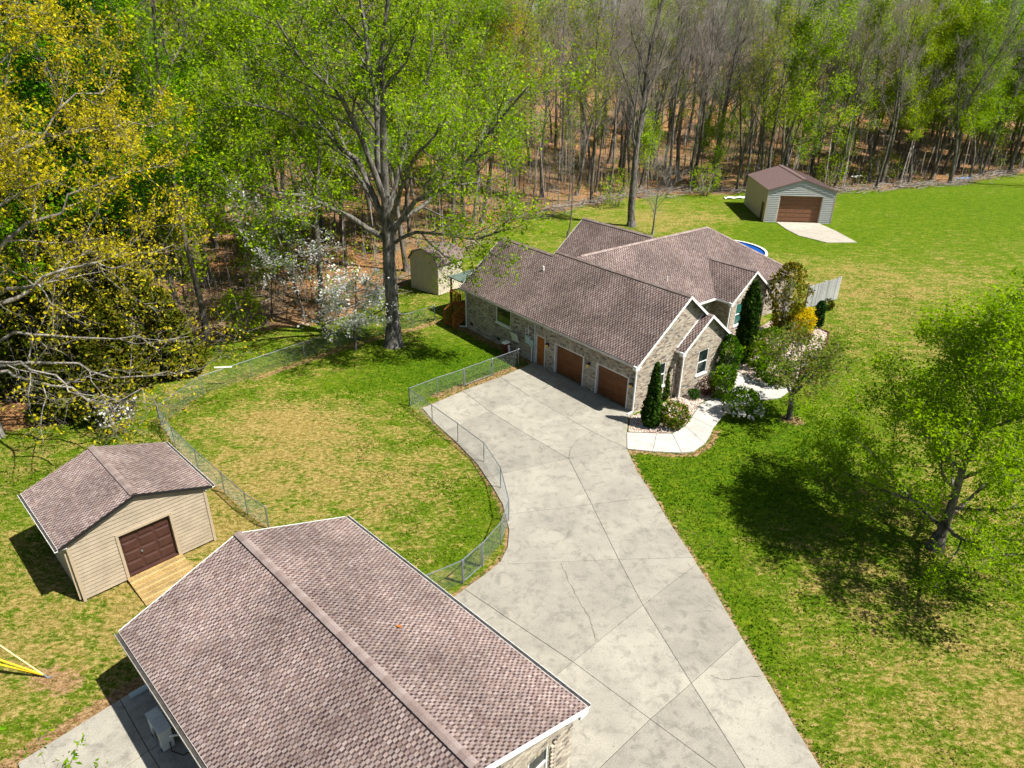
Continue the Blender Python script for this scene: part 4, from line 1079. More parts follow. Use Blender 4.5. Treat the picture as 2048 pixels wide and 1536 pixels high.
# ------------------------------------------------------------------ far metal-roofed garage
far = empty('far_garage', (FAR[0], FAR[1], 0), FAR_YAW, 'small garage with brown metal roof and pale siding by the woods', 'garage')
FW, FL, FE, FR_ = 7.77, 10.12, 3.79, 5.05
fp = (FR_ - FE) / (FW / 2)
one('wall_core', MAT['greige'], lambda m: (m.box((0.1, 0.55, -0.1), (FW - 0.1, FL - 0.05, FE)), m.prism([(0.1, 0.55, FE), (FW - 0.1, 0.55, FE), (FW / 2, 0.55, FR_ - 0.15)], (0, FL - 0.7, 0))), far)
m = MB(); bh = 0.21; k = 0
while 0.03 + k * bh < FR_ - 0.2:
    z0 = 0.03 + k * bh; z1 = z0 + bh; spans = [(0.0, FW)]
    if z0 < 3.15: spans = [(0.0, 1.42), (6.38, FW)]
    for a, b in spans:
        l0 = max(0, (z0 - FE + 0.05) / fp); l1 = max(0, (z1 - FE + 0.05) / fp)
        a0, b0, a1, b1 = max(a, l0), min(b, FW - l0), max(a, l1), min(b, FW - l1)
        if b1 - a1 > 0.05: m.hexa([(a0, -0.055, z0), (b0, -0.055, z0), (b0, 0.3, z0), (a0, 0.3, z0), (a1, 0.008, z1), (b1, 0.008, z1), (b1, 0.3, z1), (a1, 0.3, z1)])
    k += 1
m.build('siding', MAT['greige'], far, kind='stuff')
m = MB()
for k in range(18):
    z0 = 0.03 + k * bh; z1 = z0 + bh
    for x, s_ in ((0.0, -1), (FW, 1)): m.hexa([(x + s_ * .03, 0.31, z0), (x + s_ * .03, FL, z0), (x - s_ * .09, FL, z0), (x - s_ * .09, 0.31, z0), (x - s_ * .006, 0.31, z1), (x - s_ * .006, FL, z1), (x - s_ * .09, FL, z1), (x - s_ * .09, 0.31, z1)])
m.build('siding', MAT['buff'], far, kind='stuff')
for x in (0, FW): one('corner_trim', MAT['cream_trim'], lambda m: m.box((x - .06, -0.06, 0), (x + .06, 0.1, FE - .03)), far)
garage_door(far, lambda u, z, d: Vector((u, -d + 0.02, z)), 1.42, 6.38, 0.05, 3.15, MAT['tan_door'], MAT['cream_trim'], 6, 5, -0.26)
one('side_door', MAT['brown_door'], lambda m: m.box((-0.05, 0.9, 0.05), (-0.01, 1.8, 2.1)), far)
m = MB()
for x0, x1, z0, z1 in ((-0.12, FW / 2, FE - 0.04, FR_), (FW + 0.12, FW / 2, FE - 0.04, FR_)):
    m.prism([(x0, -0.14, z0), (x1, -0.14, z1), (x1, -0.14, z1 + 0.04), (x0, -0.14, z0 + 0.04)], (0, FL + 0.28, 0))
    n = 24
    for k in range(n):
        y = -0.05 + k * (FL + 0.1) / (n - 1); m.prism([(x0, y - .03, z0 + .041), (x1, y - .03, z1 + .041), (x1, y - .03, z1 + .066), (x0, y - .03, z0 + .066)], (0, 0.06, 0))
fr_ = m.build('roof', MAT['metal_roof'], far)
one('ridge_cap', MAT['metal_roof'], lambda m: (m.prism([(FW / 2 - .25, -0.16, FR_ - .01), (FW / 2, -0.16, FR_ + .07), (FW / 2, -0.16, FR_ + .10), (FW / 2 - .25, -0.16, FR_ + .03)], (0, FL + .32, 0)), m.prism([(FW / 2 + .25, -0.16, FR_ - .01), (FW / 2, -0.16, FR_ + .07), (FW / 2, -0.16, FR_ + .10), (FW / 2 + .25, -0.16, FR_ + .03)], (0, FL + .32, 0))), fr_)
rake([(-0.12, -0.16, FE), (FW / 2, -0.16, FR_ + .04)], far, h=0.13, mat=MAT['metal_roof'], out=(0, -1, 0)); rake([(FW / 2, -0.16, FR_ + .04), (FW + .12, -0.16, FE)], far, h=0.13, mat=MAT['metal_roof'], out=(0, -1, 0))

# ------------------------------------------------------------------ small buff shed behind the house
bs = empty('storage_shed', (-6.2, 54.4, 0), 52.0, 'small buff shed with arched gable half hidden behind the big tree', 'shed')
# local x along the long lit wall, y towards the left gable
one('wall', MAT['buff'], lambda m: m.prism([(0, 0, -0.05), (0, 3.2, -0.05), (0, 3.2, 2.65), (0, 2.75, 3.25), (0, 1.6, 3.62), (0, 0.45, 3.25), (0, 0, 2.65)], (2.9, 0, 0)), bs)
m = MB()
for k in range(24):
    z0 = 0.02 + k * 0.11; m.hexa([(0, -0.03, z0), (2.9, -0.03, z0), (2.9, -0.001, z0), (0, -0.001, z0), (0, -0.008, z0 + .11), (2.9, -0.008, z0 + .11), (2.9, -0.001, z0 + .11), (0, -0.001, z0 + .11)])
    m.hexa([(-0.03, 0, z0), (-0.03, 3.2, z0), (-0.001, 3.2, z0), (-0.001, 0, z0), (-0.008, 0, z0 + .11), (-0.008, 3.2, z0 + .11), (-0.001, 3.2, z0 + .11), (-0.001, 0, z0 + .11)])
m.build('siding', MAT['buff'], bs, kind='stuff')
prof = [(-0.18, 2.55), (0.40, 3.32), (1.6, 3.72), (2.80, 3.32), (3.38, 2.55)]
dk4 = MB(); sh4 = MB(); rg4 = random.Random(6); rr_ = []
for (y0, z0), (y1, z1) in zip(prof[:-1], prof[1:]):
    if z1 < z0: (y0, z0), (y1, z1) = (y1, z1), (y0, z0)
    S_ = [(-0.15, y0, z0), (3.05, y0, z0), (3.05, y1, z1), (-0.15, y1, z1)]
    deck(dk4, S_, 0.06); fr, tl = tabs_of(S_, int(y0 * 10) + 60, 0.145, 0.11, 0.085)
    for tb in tl: add_tab(sh4, fr, tb, rg4)
r4 = dk4.build('roof', MAT['roof_deck'], bs); sh4.build('shingles', MAT['shingle'], r4, kind='stuff')

# ------------------------------------------------------------------ chain-link fences
FH = 1.16
def wire_panel(a, b, h0, h1, parent):
    """woven wire between two posts: two families of slanting strands"""
    a, b = np.array(a, float), np.array(b, float); L = np.linalg.norm(b - a); d = (b - a) / L; H_ = h1 - h0; st = 0.075
    n = int((L + H_) / st) + 1; S, E_ = [], []
    for k in range(n):
        u = k * st
        for sgn in (1, -1):
            u0, z0, u1, z1 = u - H_, h0, u, h1
            if u0 < 0: z0 += -u0; u0 = 0
            if u1 > L: z1 -= (u1 - L); u1 = L
            if z1 - z0 < 0.03: continue
            if sgn < 0: u0, u1 = L - u0, L - u1
            S.append((*(a + d * u0), z0)); E_.append((*(a + d * u1), z1))
    S, E_ = np.array(S), np.array(E_); nrm = np.array([-d[1], d[0], 0]); r = 0.0020; n = len(S)
    ax = (E_ - S); ax /= np.linalg.norm(ax, axis=1)[:, None]; sd = np.cross(ax, nrm)
    ring = [nrm * r, -nrm * r * 0.5 + sd * r * 0.87, -nrm * r * 0.5 - sd * r * 0.87]
    v = np.stack([S + ring[0], S + ring[1], S + ring[2], E_ + ring[0], E_ + ring[1], E_ + ring[2]], 1).reshape(-1, 3)
    f = (np.array([(0, 1, 4, 3), (1, 2, 5, 4), (2, 0, 3, 5)])[None] + (np.arange(n) * 6)[:, None, None]).reshape(-1, 4)
    return np_obj('wire_mesh', v, f, MAT['wire'], parent)
def fence(pts, label, group='chain link fence runs', term=(0, -1), rail=0.021):
    root = empty('chain_link_fence', (pts[0][0], pts[0][1], 0), 0, label, 'fence', group)
    o = pts[0]; P_ = [(x - o[0], y - o[1]) for x, y in pts]
    for i, p in enumerate(P_):
        r = 0.036 if i in (term[0], len(P_) + term[1]) else 0.024
        m = MB(); m.tube([(p[0], p[1], -0.15), (p[0], p[1], FH + 0.03)], r, 8); m.tube([(p[0], p[1], FH + 0.03), (p[0], p[1], FH + 0.06)], [r * 1.15, r * 0.4], 8)
        m.build('post', MAT['galv'], root, smooth=False)
    for a, b in zip(P_[:-1], P_[1:]):
        one('top_rail', MAT['galv'], lambda m: m.tube([(a[0], a[1], FH), (b[0], b[1], FH)], rail, 6), root)
        wire_panel(a, b, 0.04, FH, root)
    return root
def gate(a, b, label):
    root = empty('fence_gate', (a[0], a[1], 0), 0, label, 'gate', 'chain link gates')
    d = Vector((b[0] - a[0], b[1] - a[1], 0)); L = d.length; d /= L; p0, p1 = d * 0.07, d * (L - 0.07)
    one('gate_frame', MAT['galv'], lambda m: [m.tube([x + Vector((0, 0, z0)), y + Vector((0, 0, z1))], 0.024, 6) for x, y, z0, z1 in ((p0, p0, .08, FH + .02), (p1, p1, .08, FH + .02), (p0, p1, .08, .08), (p0, p1, FH + .02, FH + .02))], root)
    wire_panel((p0.x, p0.y), (p1.x, p1.y), 0.08, FH, root)
    one('latch', MAT['black'], lambda m: m.bar(p1 + Vector((0, 0, .7)), p1 + Vector((0, 0, .86)), 0.05, 0.05), root)
    return root
def curved(pts, n):
    """extra points along a smooth curve so that rails bend"""
    return pts
fence(F_DRIVE, 'curving chain link fence along the driveway edge')
fence(F_END, 'short chain link fence stub ending at the foreground garage')
fence(F_YARD, 'chain link fence from the corner post towards the house gate')
fence(F_HOUSE, 'single chain link bay between the gate and the brick wall')
fence(F_BACK, 'long chain link fence at the wood edge behind the lawn')
fence(F_SIDE, 'chain link fence running past the cream shed')
gate(F_DRIVE[-1], F_END[0], 'chain link gate near the foreground garage')
gate(F_YARD[-1], F_HOUSE[0], 'chain link gate between lawn and house wall')

# ------------------------------------------------------------------ weathered picket screen by the bed
pk = empty('picket_screen', (23.4, 52.3, 0), 0, 'grey weathered wooden picket screen at the end of the front bed', 'fence')
a, b = Vector((0, 0, 0)), Vector((3.6, 2.5, 0)); n = 26; d = (b - a) / n; L = d.length
for k in range(n):
    p0 = a + d * k; p1 = p0 + d * 0.84; rr = random.Random(k); h = 1.95 + rr.uniform(-.03, .03) + (0.1 if k % 13 in (0, 12) else 0)
    nn = Vector((-d.y, d.x, 0)).normalized() * 0.02
    one('slat', MAT['picket'], lambda m: m.hexa([p0 - nn + Vector((0, 0, .08)), p1 - nn + Vector((0, 0, .08)), p1 + nn + Vector((0, 0, .08)), p0 + nn + Vector((0, 0, .08)), p0 - nn + Vector((0, 0, h)), p1 - nn + Vector((0, 0, h)), p1 + nn + Vector((0, 0, h)), p0 + nn + Vector((0, 0, h))], (lambda kk: (kk, kk * 1.02, kk))(rr.uniform(0.26, 0.44))), pk)
nn = Vector((-d.y, d.x, 0)).normalized() * 0.05
for z in (0.4, 1.6): one('rail', MAT['picket'], lambda m: m.bar(a + nn + Vector((0, 0, z)), b + nn + Vector((0, 0, z)), 0.04, 0.09, (.3, .3, .29)), pk)
for t_ in (0.02, 0.5, 0.98): one('post', MAT['picket'], lambda m: m.bar(a.lerp(b, t_) + nn * 2 + Vector((0, 0, -.1)), a.lerp(b, t_) + nn * 2 + Vector((0, 0, 2.0)), 0.09, 0.09, (.36, .36, .35)), pk)

# ------------------------------------------------------------------ round pool behind the house
PC = (20.0, 65.2)
pool = empty('swimming_pool', (PC[0], PC[1], 0), 0, 'blue covered round pool with white rim behind the house roof', 'pool')
m = MB(); n = 40; rp = 4.1
for k in range(n):
    a0, a1 = 2 * math.pi * k / n, 2 * math.pi * (k + 1) / n; c0, s0, c1, s1 = math.cos(a0), math.sin(a0), math.cos(a1), math.sin(a1)
    m.face([(rp * c0, rp * s0, 0), (rp * c1, rp * s1, 0), (rp * c1, rp * s1, 1.28), (rp * c0, rp * s0, 1.28)])
m.build('pool_wall', MAT['white'], pool)
m = MB()
for k in range(n):
    a0, a1 = 2 * math.pi * k / n, 2 * math.pi * (k + 1) / n; c0, s0, c1, s1 = math.cos(a0), math.sin(a0), math.cos(a1), math.sin(a1); ri, ro = rp - 0.12, rp + 0.10
    m.hexa([(ri * c0, ri * s0, 1.27), (ro * c0, ro * s0, 1.27), (ro * c1, ro * s1, 1.27), (ri * c1, ri * s1, 1.27), (ri * c0, ri * s0, 1.33), (ro * c0, ro * s0, 1.33), (ro * c1, ro * s1, 1.33), (ri * c1, ri * s1, 1.33)])
m.build('pool_rim', MAT['white'], pool)
m = MB(); rings = [4.0, 3.2, 2.2, 1.1, 0.05]; zr = [1.22, 1.05, 0.98, 0.95, 0.94]
for (r0, z0), (r1, z1) in zip(zip(rings[:-1], zr[:-1]), zip(rings[1:], zr[1:])):
    for k in range(n):
        a0, a1 = 2 * math.pi * k / n, 2 * math.pi * (k + 1) / n
        m.face([(r0 * math.cos(a0), r0 * math.sin(a0), z0), (r0 * math.cos(a1), r0 * math.sin(a1), z0), (r1 * math.cos(a1), r1 * math.sin(a1), z1), (r1 * math.cos(a0), r1 * math.sin(a0), z1)])
m.build('pool_cover', MAT['blue'], pool, smooth=True)

# ------------------------------------------------------------------ heat pump, splash pipe, guy wires, cart, odds and ends
hp = empty('heat_pump', (*bP(9.55, -4.12), 0.045), BARN_YAW, 'white outdoor heat pump unit in the shade beside the foreground garage', 'heat pump')
one('case', MAT['ac'], lambda m: (m.box((-0.48, -0.17, 0.06), (0.48, 0.17, 0.80)), m.box((-0.50, -0.19, 0.80), (0.50, 0.19, 0.84)), *[m.box((-0.44 + k * .18, -0.15, 0.84), (-0.32 + k * .18, 0.15, 0.852)) for k in range(5)]), hp)
one('fan_grille', MAT['black'], lambda m: [m.tube([(-0.12 + r_ * math.cos(i * math.pi / 8), 0.18, 0.44 + r_ * math.sin(i * math.pi / 8)) for i in range(17)], 0.006, 4) for r_ in (0.07, 0.13, 0.19, 0.25)], hp)
for x in (-0.35, 0.35): one('foot', MAT['black'], lambda m: m.box((x - .04, -0.2, 0), (x + .04, 0.2, 0.06)), hp)
one('refrigerant_hose', MAT['white'], lambda m: m.tube([(-0.48, -0.1, 0.5), (-0.62, -0.15, 0.62), (-0.70, -0.4, 0.5), (-0.6, -0.7, 0.7), (-0.55, -0.9, 1.0)], 0.03, 6), hp)
one('cable', MAT['black'], lambda m: m.tube([(-0.48, -0.05, 0.3), (-0.7, 0.0, 0.15), (-0.95, -0.2, 0.03), (-1.0, -0.55, 0.03), (-0.75, -0.8, 0.4)], 0.018, 6), hp)
tag(one('drain_pipe', MAT['util'], lambda m: (m.tube([(-12.05, 15.15, 0.10), (-11.45, 15.75, 0.12)], 0.10, 10), m.tube([(-11.45, 15.75, 0.12), (-11.1, 16.05, 0.22)], 0.085, 10))), 'grey drain pipe lying in the shade of the foreground garage', 'pipe')
AN = (-15.22, 15.92)
gr = empty('guy_anchor', (AN[0], AN[1], 0), 0, 'yellow sleeved guy wires running down to one ground anchor', 'guy wires')
one('anchor_rod', MAT['galv'], lambda m: (m.tube([(0.12, 0, -0.1), (-0.05, 0.0, 0.14)], 0.03, 8), m.tube([(0.12, -0.04, 0.02), (0.20, 0.02, 0.04)], 0.03, 6)), gr)
for nm, mt, tip in (('guy_sleeve', 'rope', (-3.15, 0.62, 2.62)), ('guy_sleeve', 'yellow', (-3.2, 0.20, 1.47)), ('guy_sleeve', 'yellow', (-3.2, 0.16, 0.98))):
    tp_ = Vector(tip); one(nm, MAT[mt], lambda m: m.tube([(-0.05, 0, 0.12), tp_], 0.030 if mt == 'yellow' else 0.022, 8), gr)
    one('guy_wire', MAT['galv'], lambda m: m.tube([tp_, tp_ * 3.6], 0.008, 5), gr)
ct = empty('hose_cart', (-0.35, 42.45, 0), 40, 'small dark red cart with white lid standing by the shaded brick wall', 'cart')
one('body', MAT['red'], lambda m: m.hexa([(-.2, -.14, .12), (.2, -.14, .12), (.2, .14, .12), (-.2, .14, .12), (-.24, -.02, .85), (.24, -.02, .85), (.24, .28, .85), (-.24, .28, .85)]), ct)
one('lid', MAT['white'], lambda m: m.hexa([(-.26, -.03, .86), (.26, -.03, .86), (.26, .30, .86), (-.26, .30, .86), (-.2, .02, .98), (.2, .02, .98), (.2, .27, .98), (-.2, .27, .98)]), ct)
one('panel', MAT['white'], lambda m: m.hexa([(.0, -.15, .2), (.16, -.15, .2), (.16, -.13, .2), (.0, -.13, .2), (.0, -.06, .75), (.16, -.06, .75), (.16, -.04, .75), (.0, -.04, .75)]), ct)
for x in (-.25, .25): one('wheel', MAT['black'], lambda m: m.tube([(x - .03, .05, .12), (x + .03, .05, .12)], 0.12, 12), ct)
one('handle', MAT['galv'], lambda m: m.tube([(-.2, .3, .8), (-.2, .42, 1.05), (.2, .42, 1.05), (.2, .3, .8)], 0.015, 6), ct)
def litter(name, loc, rz, size, mat, label, cat):
    x, y, z = size; rr = random.Random(int(loc[0] * 10)); m = MB(); n = 8
    for i in range(n):
        for j in range(3):
            P_ = lambda a, b: (-x / 2 + x * a / n, -y / 2 + y * b / 3, 0.03 + z * (0.5 + 0.5 * math.sin(a * 1.9 + b * 1.3 + loc[0])))
            m.prism([P_(i, j), P_(i + 1, j), P_(i + 1, j + 1), P_(i, j + 1)], (0, 0, 0.02))
    o = m.build(name, mat); o.location = loc; o.rotation_euler = (0, 0, R(rz)); tag(o, label, cat)
MAT['tarp'] = m_plain('blue_tarp', (0.16, 0.25, 0.5), 0.5, 0.4, 0.2)
litter('plastic_sheet', (30.4, 96.5, 0.0), 10, (3.4, 0.9, 0.15), MAT['white'], 'white sheet lying on the grass left of the far garage', 'sheet')
litter('scrap_board', (52.0, 108.2, 1.1), 25, (2.0, 0.6, 0.2), MAT['white'], 'white board resting on brush right of the far garage', 'board')
litter('tarp', (72.0, 114.0, 0.1), 12, (2.8, 0.9, 0.2), MAT['tarp'], 'pale blue tarp at the foot of a tree by the far lawn', 'tarp')
o = one('fence_stick', MAT['white'], lambda m: m.tube([(-0.55, 0.1, 0), (0.45, -0.1, 0.03)], 0.05, 6)); o.location = (-17.3, 37.35, FH + 0.05); o.rotation_euler = (0, 0, R(15)); tag(o, 'short white stick lying on the back fence rail', 'stick')

# ------------------------------------------------------------------ trees and plants
def spikes(S, E_, r):
    """many thin tapering twigs: base triangle and a tip"""
    S, E_ = np.asarray(S, float), np.asarray(E_, float); n = len(S)
    ax = E_ - S; ax /= (np.linalg.norm(ax, axis=1)[:, None] + 1e-9)
    ref = np.where(np.abs(ax[:, 2:3]) < 0.8, np.array([[0, 0, 1.0]]), np.array([[1.0, 0, 0]]))
    e1 = np.cross(ax, ref); e1 /= (np.linalg.norm(e1, axis=1)[:, None] + 1e-9); e2 = np.cross(ax, e1)
    r = np.broadcast_to(np.asarray(r, float), (n,))[:, None]
    v = np.stack([S + e1 * r, S + (-0.5 * e1 + 0.87 * e2) * r, S + (-0.5 * e1 - 0.87 * e2) * r, E_], 1).reshape(-1, 3)
    f = (np.array([(0, 1, 3), (1, 2, 3), (2, 0, 3)])[None] + (np.arange(n) * 4)[:, None, None]).reshape(-1, 3)
    return v, f
def leaf_quads(pos, size, rg, flat=0.35, asp=0.55, droop=0.0, axis=None):
    """one small rhombic blade per position"""
    n = len(pos)
    nr = rg.normal(size=(n, 3)); nr[:, 2] = nr[:, 2] * (1 - flat) + np.sign(nr[:, 2]) * flat * 1.6
    nr /= np.linalg.norm(nr, axis=1)[:, None]
    a = rg.normal(size=(n, 3)) if axis is None else axis + rg.normal(size=(n, 3)) * 0.35
    a[:, 2] -= droop
    a -= nr * np.sum(a * nr, 1)[:, None]; a /= (np.linalg.norm(a, axis=1)[:, None] + 1e-9); b = np.cross(nr, a)
    s_ = (size * rg.uniform(0.45, 1.5, n))[:, None] / 2
    v = np.stack([pos - a * s_, pos + b * s_ * asp + nr * s_ * 0.15, pos + a * s_, pos - b * s_ * asp + nr * s_ * 0.15], 1).reshape(-1, 3)
    f = np.arange(n * 4).reshape(-1, 4)
    return v, f
def leaf_cols(n, c1, c2, rg, odd=None, podd=0.0):
    t_ = rg.uniform(0, 1, (n, 1)); c = np.array(c1) * (1 - t_) + np.array(c2) * t_
    c = c * rg.uniform(0.8, 1.15, (n, 1))
    if odd is not None:
        k = rg.uniform(0, 1, n) < podd; c[k] = np.array(odd) * rg.uniform(0.8, 1.2, (k.sum(), 1))
    return c

class Tree:
    def __init__(s, seed):
        s.r = random.Random(seed); s.g = np.random.default_rng(seed); s.wood = MB(); s.paths = []
    def path(s, pts, r0, r1, sides, lvl):
        n = len(pts); rad = [r0 + (r1 - r0) * (i / (n - 1)) ** 0.85 for i in range(n)]
        s.wood.tube(pts, rad, sides, cap=False); s.paths.append((lvl, [Vector(p) for p in pts], rad))
        return s.paths[-1]
    def grow(s, p, d, L, r, n, wob, trop, sides, lvl, tip=0.25):
        p = Vector(p); d = Vector(d).normalized(); pts = [p.copy()]
        for i in range(n):
            d = (d + Vector((s.r.gauss(0, wob), s.r.gauss(0, wob), s.r.gauss(0, wob) + trop))).normalized()
            p = p + d * (L / n); pts.append(p.copy())
        return s.path(pts, r, r * tip, sides, lvl)
    def at(s, path, t_):
        lvl, pts, rad = path; x = t_ * (len(pts) - 1); i = min(int(x), len(pts) - 2); f = x - i
        return pts[i].lerp(pts[i + 1], f), (pts[i + 1] - pts[i]).normalized(), rad[i] + (rad[i + 1] - rad[i]) * f
    def side(s, d, ang, az):
        d = Vector(d).normalized(); ref = Vector((0, 0, 1)) if abs(d.z) < 0.9 else Vector((1, 0, 0))
        e1 = d.cross(ref).normalized(); e2 = d.cross(e1)
        return d * math.cos(ang) + (e1 * math.cos(az) + e2 * math.sin(az)) * math.sin(ang)
    def kids(s, path, n, t0, t1, ang, Lf, rf, seg, wob, trop, sides, lvl, minr=0.012):
        out = []; az = s.r.uniform(0, 6.28)
        for k in range(n):
            t_ = t0 + (t1 - t0) * (k + s.r.uniform(0.1, 0.9)) / n; p, d, r = s.at(path, t_); az += 2.4 + s.r.uniform(-.5, .5)
            a = R(s.r.uniform(*ang)); L = Lf(t_) * s.r.uniform(0.75, 1.2)
            out.append(s.grow(p, s.side(d, a, az), L, max(minr, r * rf), seg, wob, trop, sides, lvl))
        return out
    def twigs(s, lvls, per_m, L, up=0.35, r=0.016, t0=0.15, second=2, L2=0.6):
        S, D = [], []
        for lvl, pts, rad in s.paths:
            if lvl not in lvls: continue
            length = sum((b - a).length for a, b in zip(pts[:-1], pts[1:])); n = max(2, int(length * per_m))
            for k in range(n):
                p, d, _ = s.at((lvl, pts, rad), t0 + (1 - t0) * s.r.random()); S.append(tuple(p)); D.append(tuple(d))
            S.append(tuple(pts[-1])); D.append(tuple((pts[-1] - pts[-2]).normalized()))
        S, D = np.array(S), np.array(D); n = len(S)
        d = D * 0.7 + s.g.normal(size=(n, 3)) * 0.55; d[:, 2] += up; d /= np.linalg.norm(d, axis=1)[:, None]
        E_ = S + d * (L * s.g.uniform(0.5, 1.3, n))[:, None]
        allS, allE, allR = [S], [E_], [np.full(n, r)]
        ends = E_
        if second:
            idx = np.repeat(np.arange(n), second); f = s.g.uniform(0.25, 0.95, len(idx))[:, None]
            S2 = S[idx] + (E_ - S)[idx] * f; d2 = d[idx] * 0.75 + s.g.normal(size=(len(idx), 3)) * 0.5; d2[:, 2] += up * 0.6; d2 /= np.linalg.norm(d2, axis=1)[:, None]
            E2 = S2 + d2 * (L2 * s.g.uniform(0.5, 1.3, len(idx)))[:, None]
            allS.append(S2); allE.append(E2); allR.append(np.full(len(idx), r * 0.62)); ends = np.concatenate([E_, E2])
        s.S, s.E, s.R = np.concatenate(allS), np.concatenate(allE), np.concatenate(allR)
        s.ends = ends
        return ends
    def leaves(s, k, size, c1, c2, spread=0.25, prob=1.0, flat=0.35, asp=0.55, droop=0.0, odd=None, podd=0.0, along=0.5):
        """k blades round each twig, most of them near its end"""
        sel = s.g.uniform(0, 1, len(s.S)) < prob; S, E_ = s.S[sel], s.E[sel]; n = len(S)
        f = 1 - s.g.uniform(0, along, (n, k, 1)); pos = (S[:, None] + (E_ - S)[:, None] * f + s.g.normal(size=(n, k, 3)) * spread * 0.5).reshape(-1, 3)
        v, fc = leaf_quads(pos, size, s.g, flat, asp, droop); return v, fc, leaf_cols(len(pos), c1, c2, s.g, odd, podd)
    def build(s, name, loc, label, group=None, bark='bark', twigmat='twig', foliage=None, leafmat='leaf_plain', cat='tree', fname='foliage'):
        root = empty(name, loc, 0, label, cat, group)
        s.wood.build('trunk', MAT[bark], root, smooth=True)
        if hasattr(s, 'S'): v, f = spikes(s.S, s.E, s.R); np_obj('twigs', v, f, MAT[twigmat], root, kind='stuff')
        if foliage is not None: np_obj(fname, foliage[0], foliage[1], MAT[leafmat], root, foliage[2], kind='stuff')
        return root

GREEN = ((0.045, 0.150, 0.003), (0.145, 0.320, 0.006)); FRESH = ((0.125, 0.240, 0.003), (0.265, 0.430, 0.006)); LIME = ((0.20, 0.32, 0.004), (0.37, 0.50, 0.008))
YELLOW = ((0.42, 0.34, 0.008), (0.70, 0.61, 0.02)); AMBER = ((0.36, 0.23, 0.012), (0.54, 0.38, 0.025)); BUD = ((0.20, 0.22, 0.012), (0.35, 0.35, 0.025))
OLIVE = ((0.035, 0.055, 0.004), (0.115, 0.125, 0.010)); DARK = ((0.012, 0.038, 0.005), (0.045, 0.085, 0.010))

def forest_tree(seed, H=24.0, r=0.24, clear=0.38, limbs=13, reach=4.2, up=0.16, twig=4.6, leaf=None, lean=0.035, base_ang=(34, 68), second=3, tr=0.010):
    T = Tree(seed)
    tk_ = T.grow((0, 0, -0.3), (T.r.gauss(0, lean), T.r.gauss(0, lean), 1), H, r, 10, 0.055, 0.02, 7, 0, 0.10)
    # root flare
    T.wood.tube([(0, 0, -0.3), (0, 0, 0.15), (0, 0, 0.7)], [r * 1.7, r * 1.3, r * 0.98], 7, cap=False)
    for i in range(limbs):
        t_ = clear + (0.97 - clear) * ((i + T.r.random() * 0.7) / limbs)
        p, d, rr = T.at(tk_, t_); az = i * 2.4 + T.r.uniform(-.6, .6)
        L = (reach * (1.15 - 0.75 * ((t_ - clear) / (1 - clear))) + 0.6) * T.r.uniform(0.7, 1.25)
        a = R(T.r.uniform(*base_ang)) * (1.1 - 0.5 * (t_ - clear) / (1 - clear))
        lb = T.grow(p, T.side(d, a, az), L, max(0.03, rr * 0.5), 6, 0.17, up, 5, 1)
        T.kids(lb, 5, 0.25, 0.95, (28, 62), lambda q_: L * 0.42 * (1.1 - 0.4 * q_), 0.6, 3, 0.15, up * 0.8, 4, 2)
    T.twigs((1, 2), twig, 0.9, 0.3, tr, second=second, L2=0.6)
    fo = None
    if leaf: fo = T.leaves(**leaf)
    return T, fo

protos = {}
def add_proto(kind, seed, bark, leafmat='leaf', **kw):
    T, fo = forest_tree(seed, **kw)
    root = T.build('forest_tree', (0, 0, -200), 'x', None, bark, 'twig', fo, leafmat)
    protos.setdefault(kind, []).append([root, False])
def lf(k, size, pal, prob=1.0, spread=0.5, odd=None, podd=0.0, flat=0.4, along=0.6): return dict(k=k, size=size, c1=pal[0], c2=pal[1], prob=prob, spread=spread, odd=odd, podd=podd, flat=flat, along=along)
for i in range(4): add_proto('bare', 100 + i, ('bark', 'bark_dark', 'bark', 'bark')[i], H=25, r=0.20 + 0.03 * i, clear=0.26 + 0.04 * i, limbs=15, reach=6.6, up=0.15, twig=5.0, base_ang=(28, 58), second=5, tr=0.0075)
for i in range(2): add_proto('bud', 120 + i, 'bark_dark', H=23, clear=0.3, limbs=12, reach=6.0, twig=4.2, leaf=lf(2, 0.22, BUD, 0.7, 0.5, LIME[0], 0.3))
for i in range(3): add_proto('fresh', 130 + i, 'bark_dark', H=24, clear=0.28, limbs=12, reach=6.4, up=0.1, twig=3.8, leaf=lf(4, 0.22, FRESH, 0.8, 0.6, LIME[1], 0.25))
for i in range(3): add_proto('green', 140 + i, 'bark_dark', H=23, clear=0.2, limbs=15, reach=6.2, up=0.07, twig=3.8, leaf=lf(7, 0.235, GREEN, 1.0, 0.6, FRESH[1], 0.25))
for i in range(2): add_proto('lime', 150 + i, 'bark_dark', H=23, clear=0.26, limbs=13, reach=6.2, up=0.09, twig=3.6, leaf=lf(5, 0.24, LIME, 1.0, 0.6, FRESH[0], 0.3))
for i in range(2): add_proto('amber', 160 + i, 'bark_dark', H=22, clear=0.3, limbs=12, reach=6.0, up=0.1, twig=3.8, leaf=lf(3, 0.24, AMBER, 0.9, 0.5, BUD[1], 0.35))
for i in range(2): add_proto('sapling', 170 + i, 'bark_dark', H=9, r=0.07, clear=0.25, limbs=9, reach=2.2, twig=4.0, leaf=lf(3, 0.22, FRESH, 0.9, 0.5, LIME[1], 0.35))
for i in range(2): add_proto('pole', 180 + i, 'bark_dark', H=16, r=0.09, clear=0.5, limbs=8, reach=2.0, twig=4.5, base_ang=(20, 45), second=3)
DESC = dict(bare='leafless grey tree', bud='budding olive brown tree', fresh='thin yellow green spring tree', green='leafy mid green tree', lime='bright lime green tree', amber='amber tinted tree', sapling='low fresh green sapling', pole='slim bare pole tree')
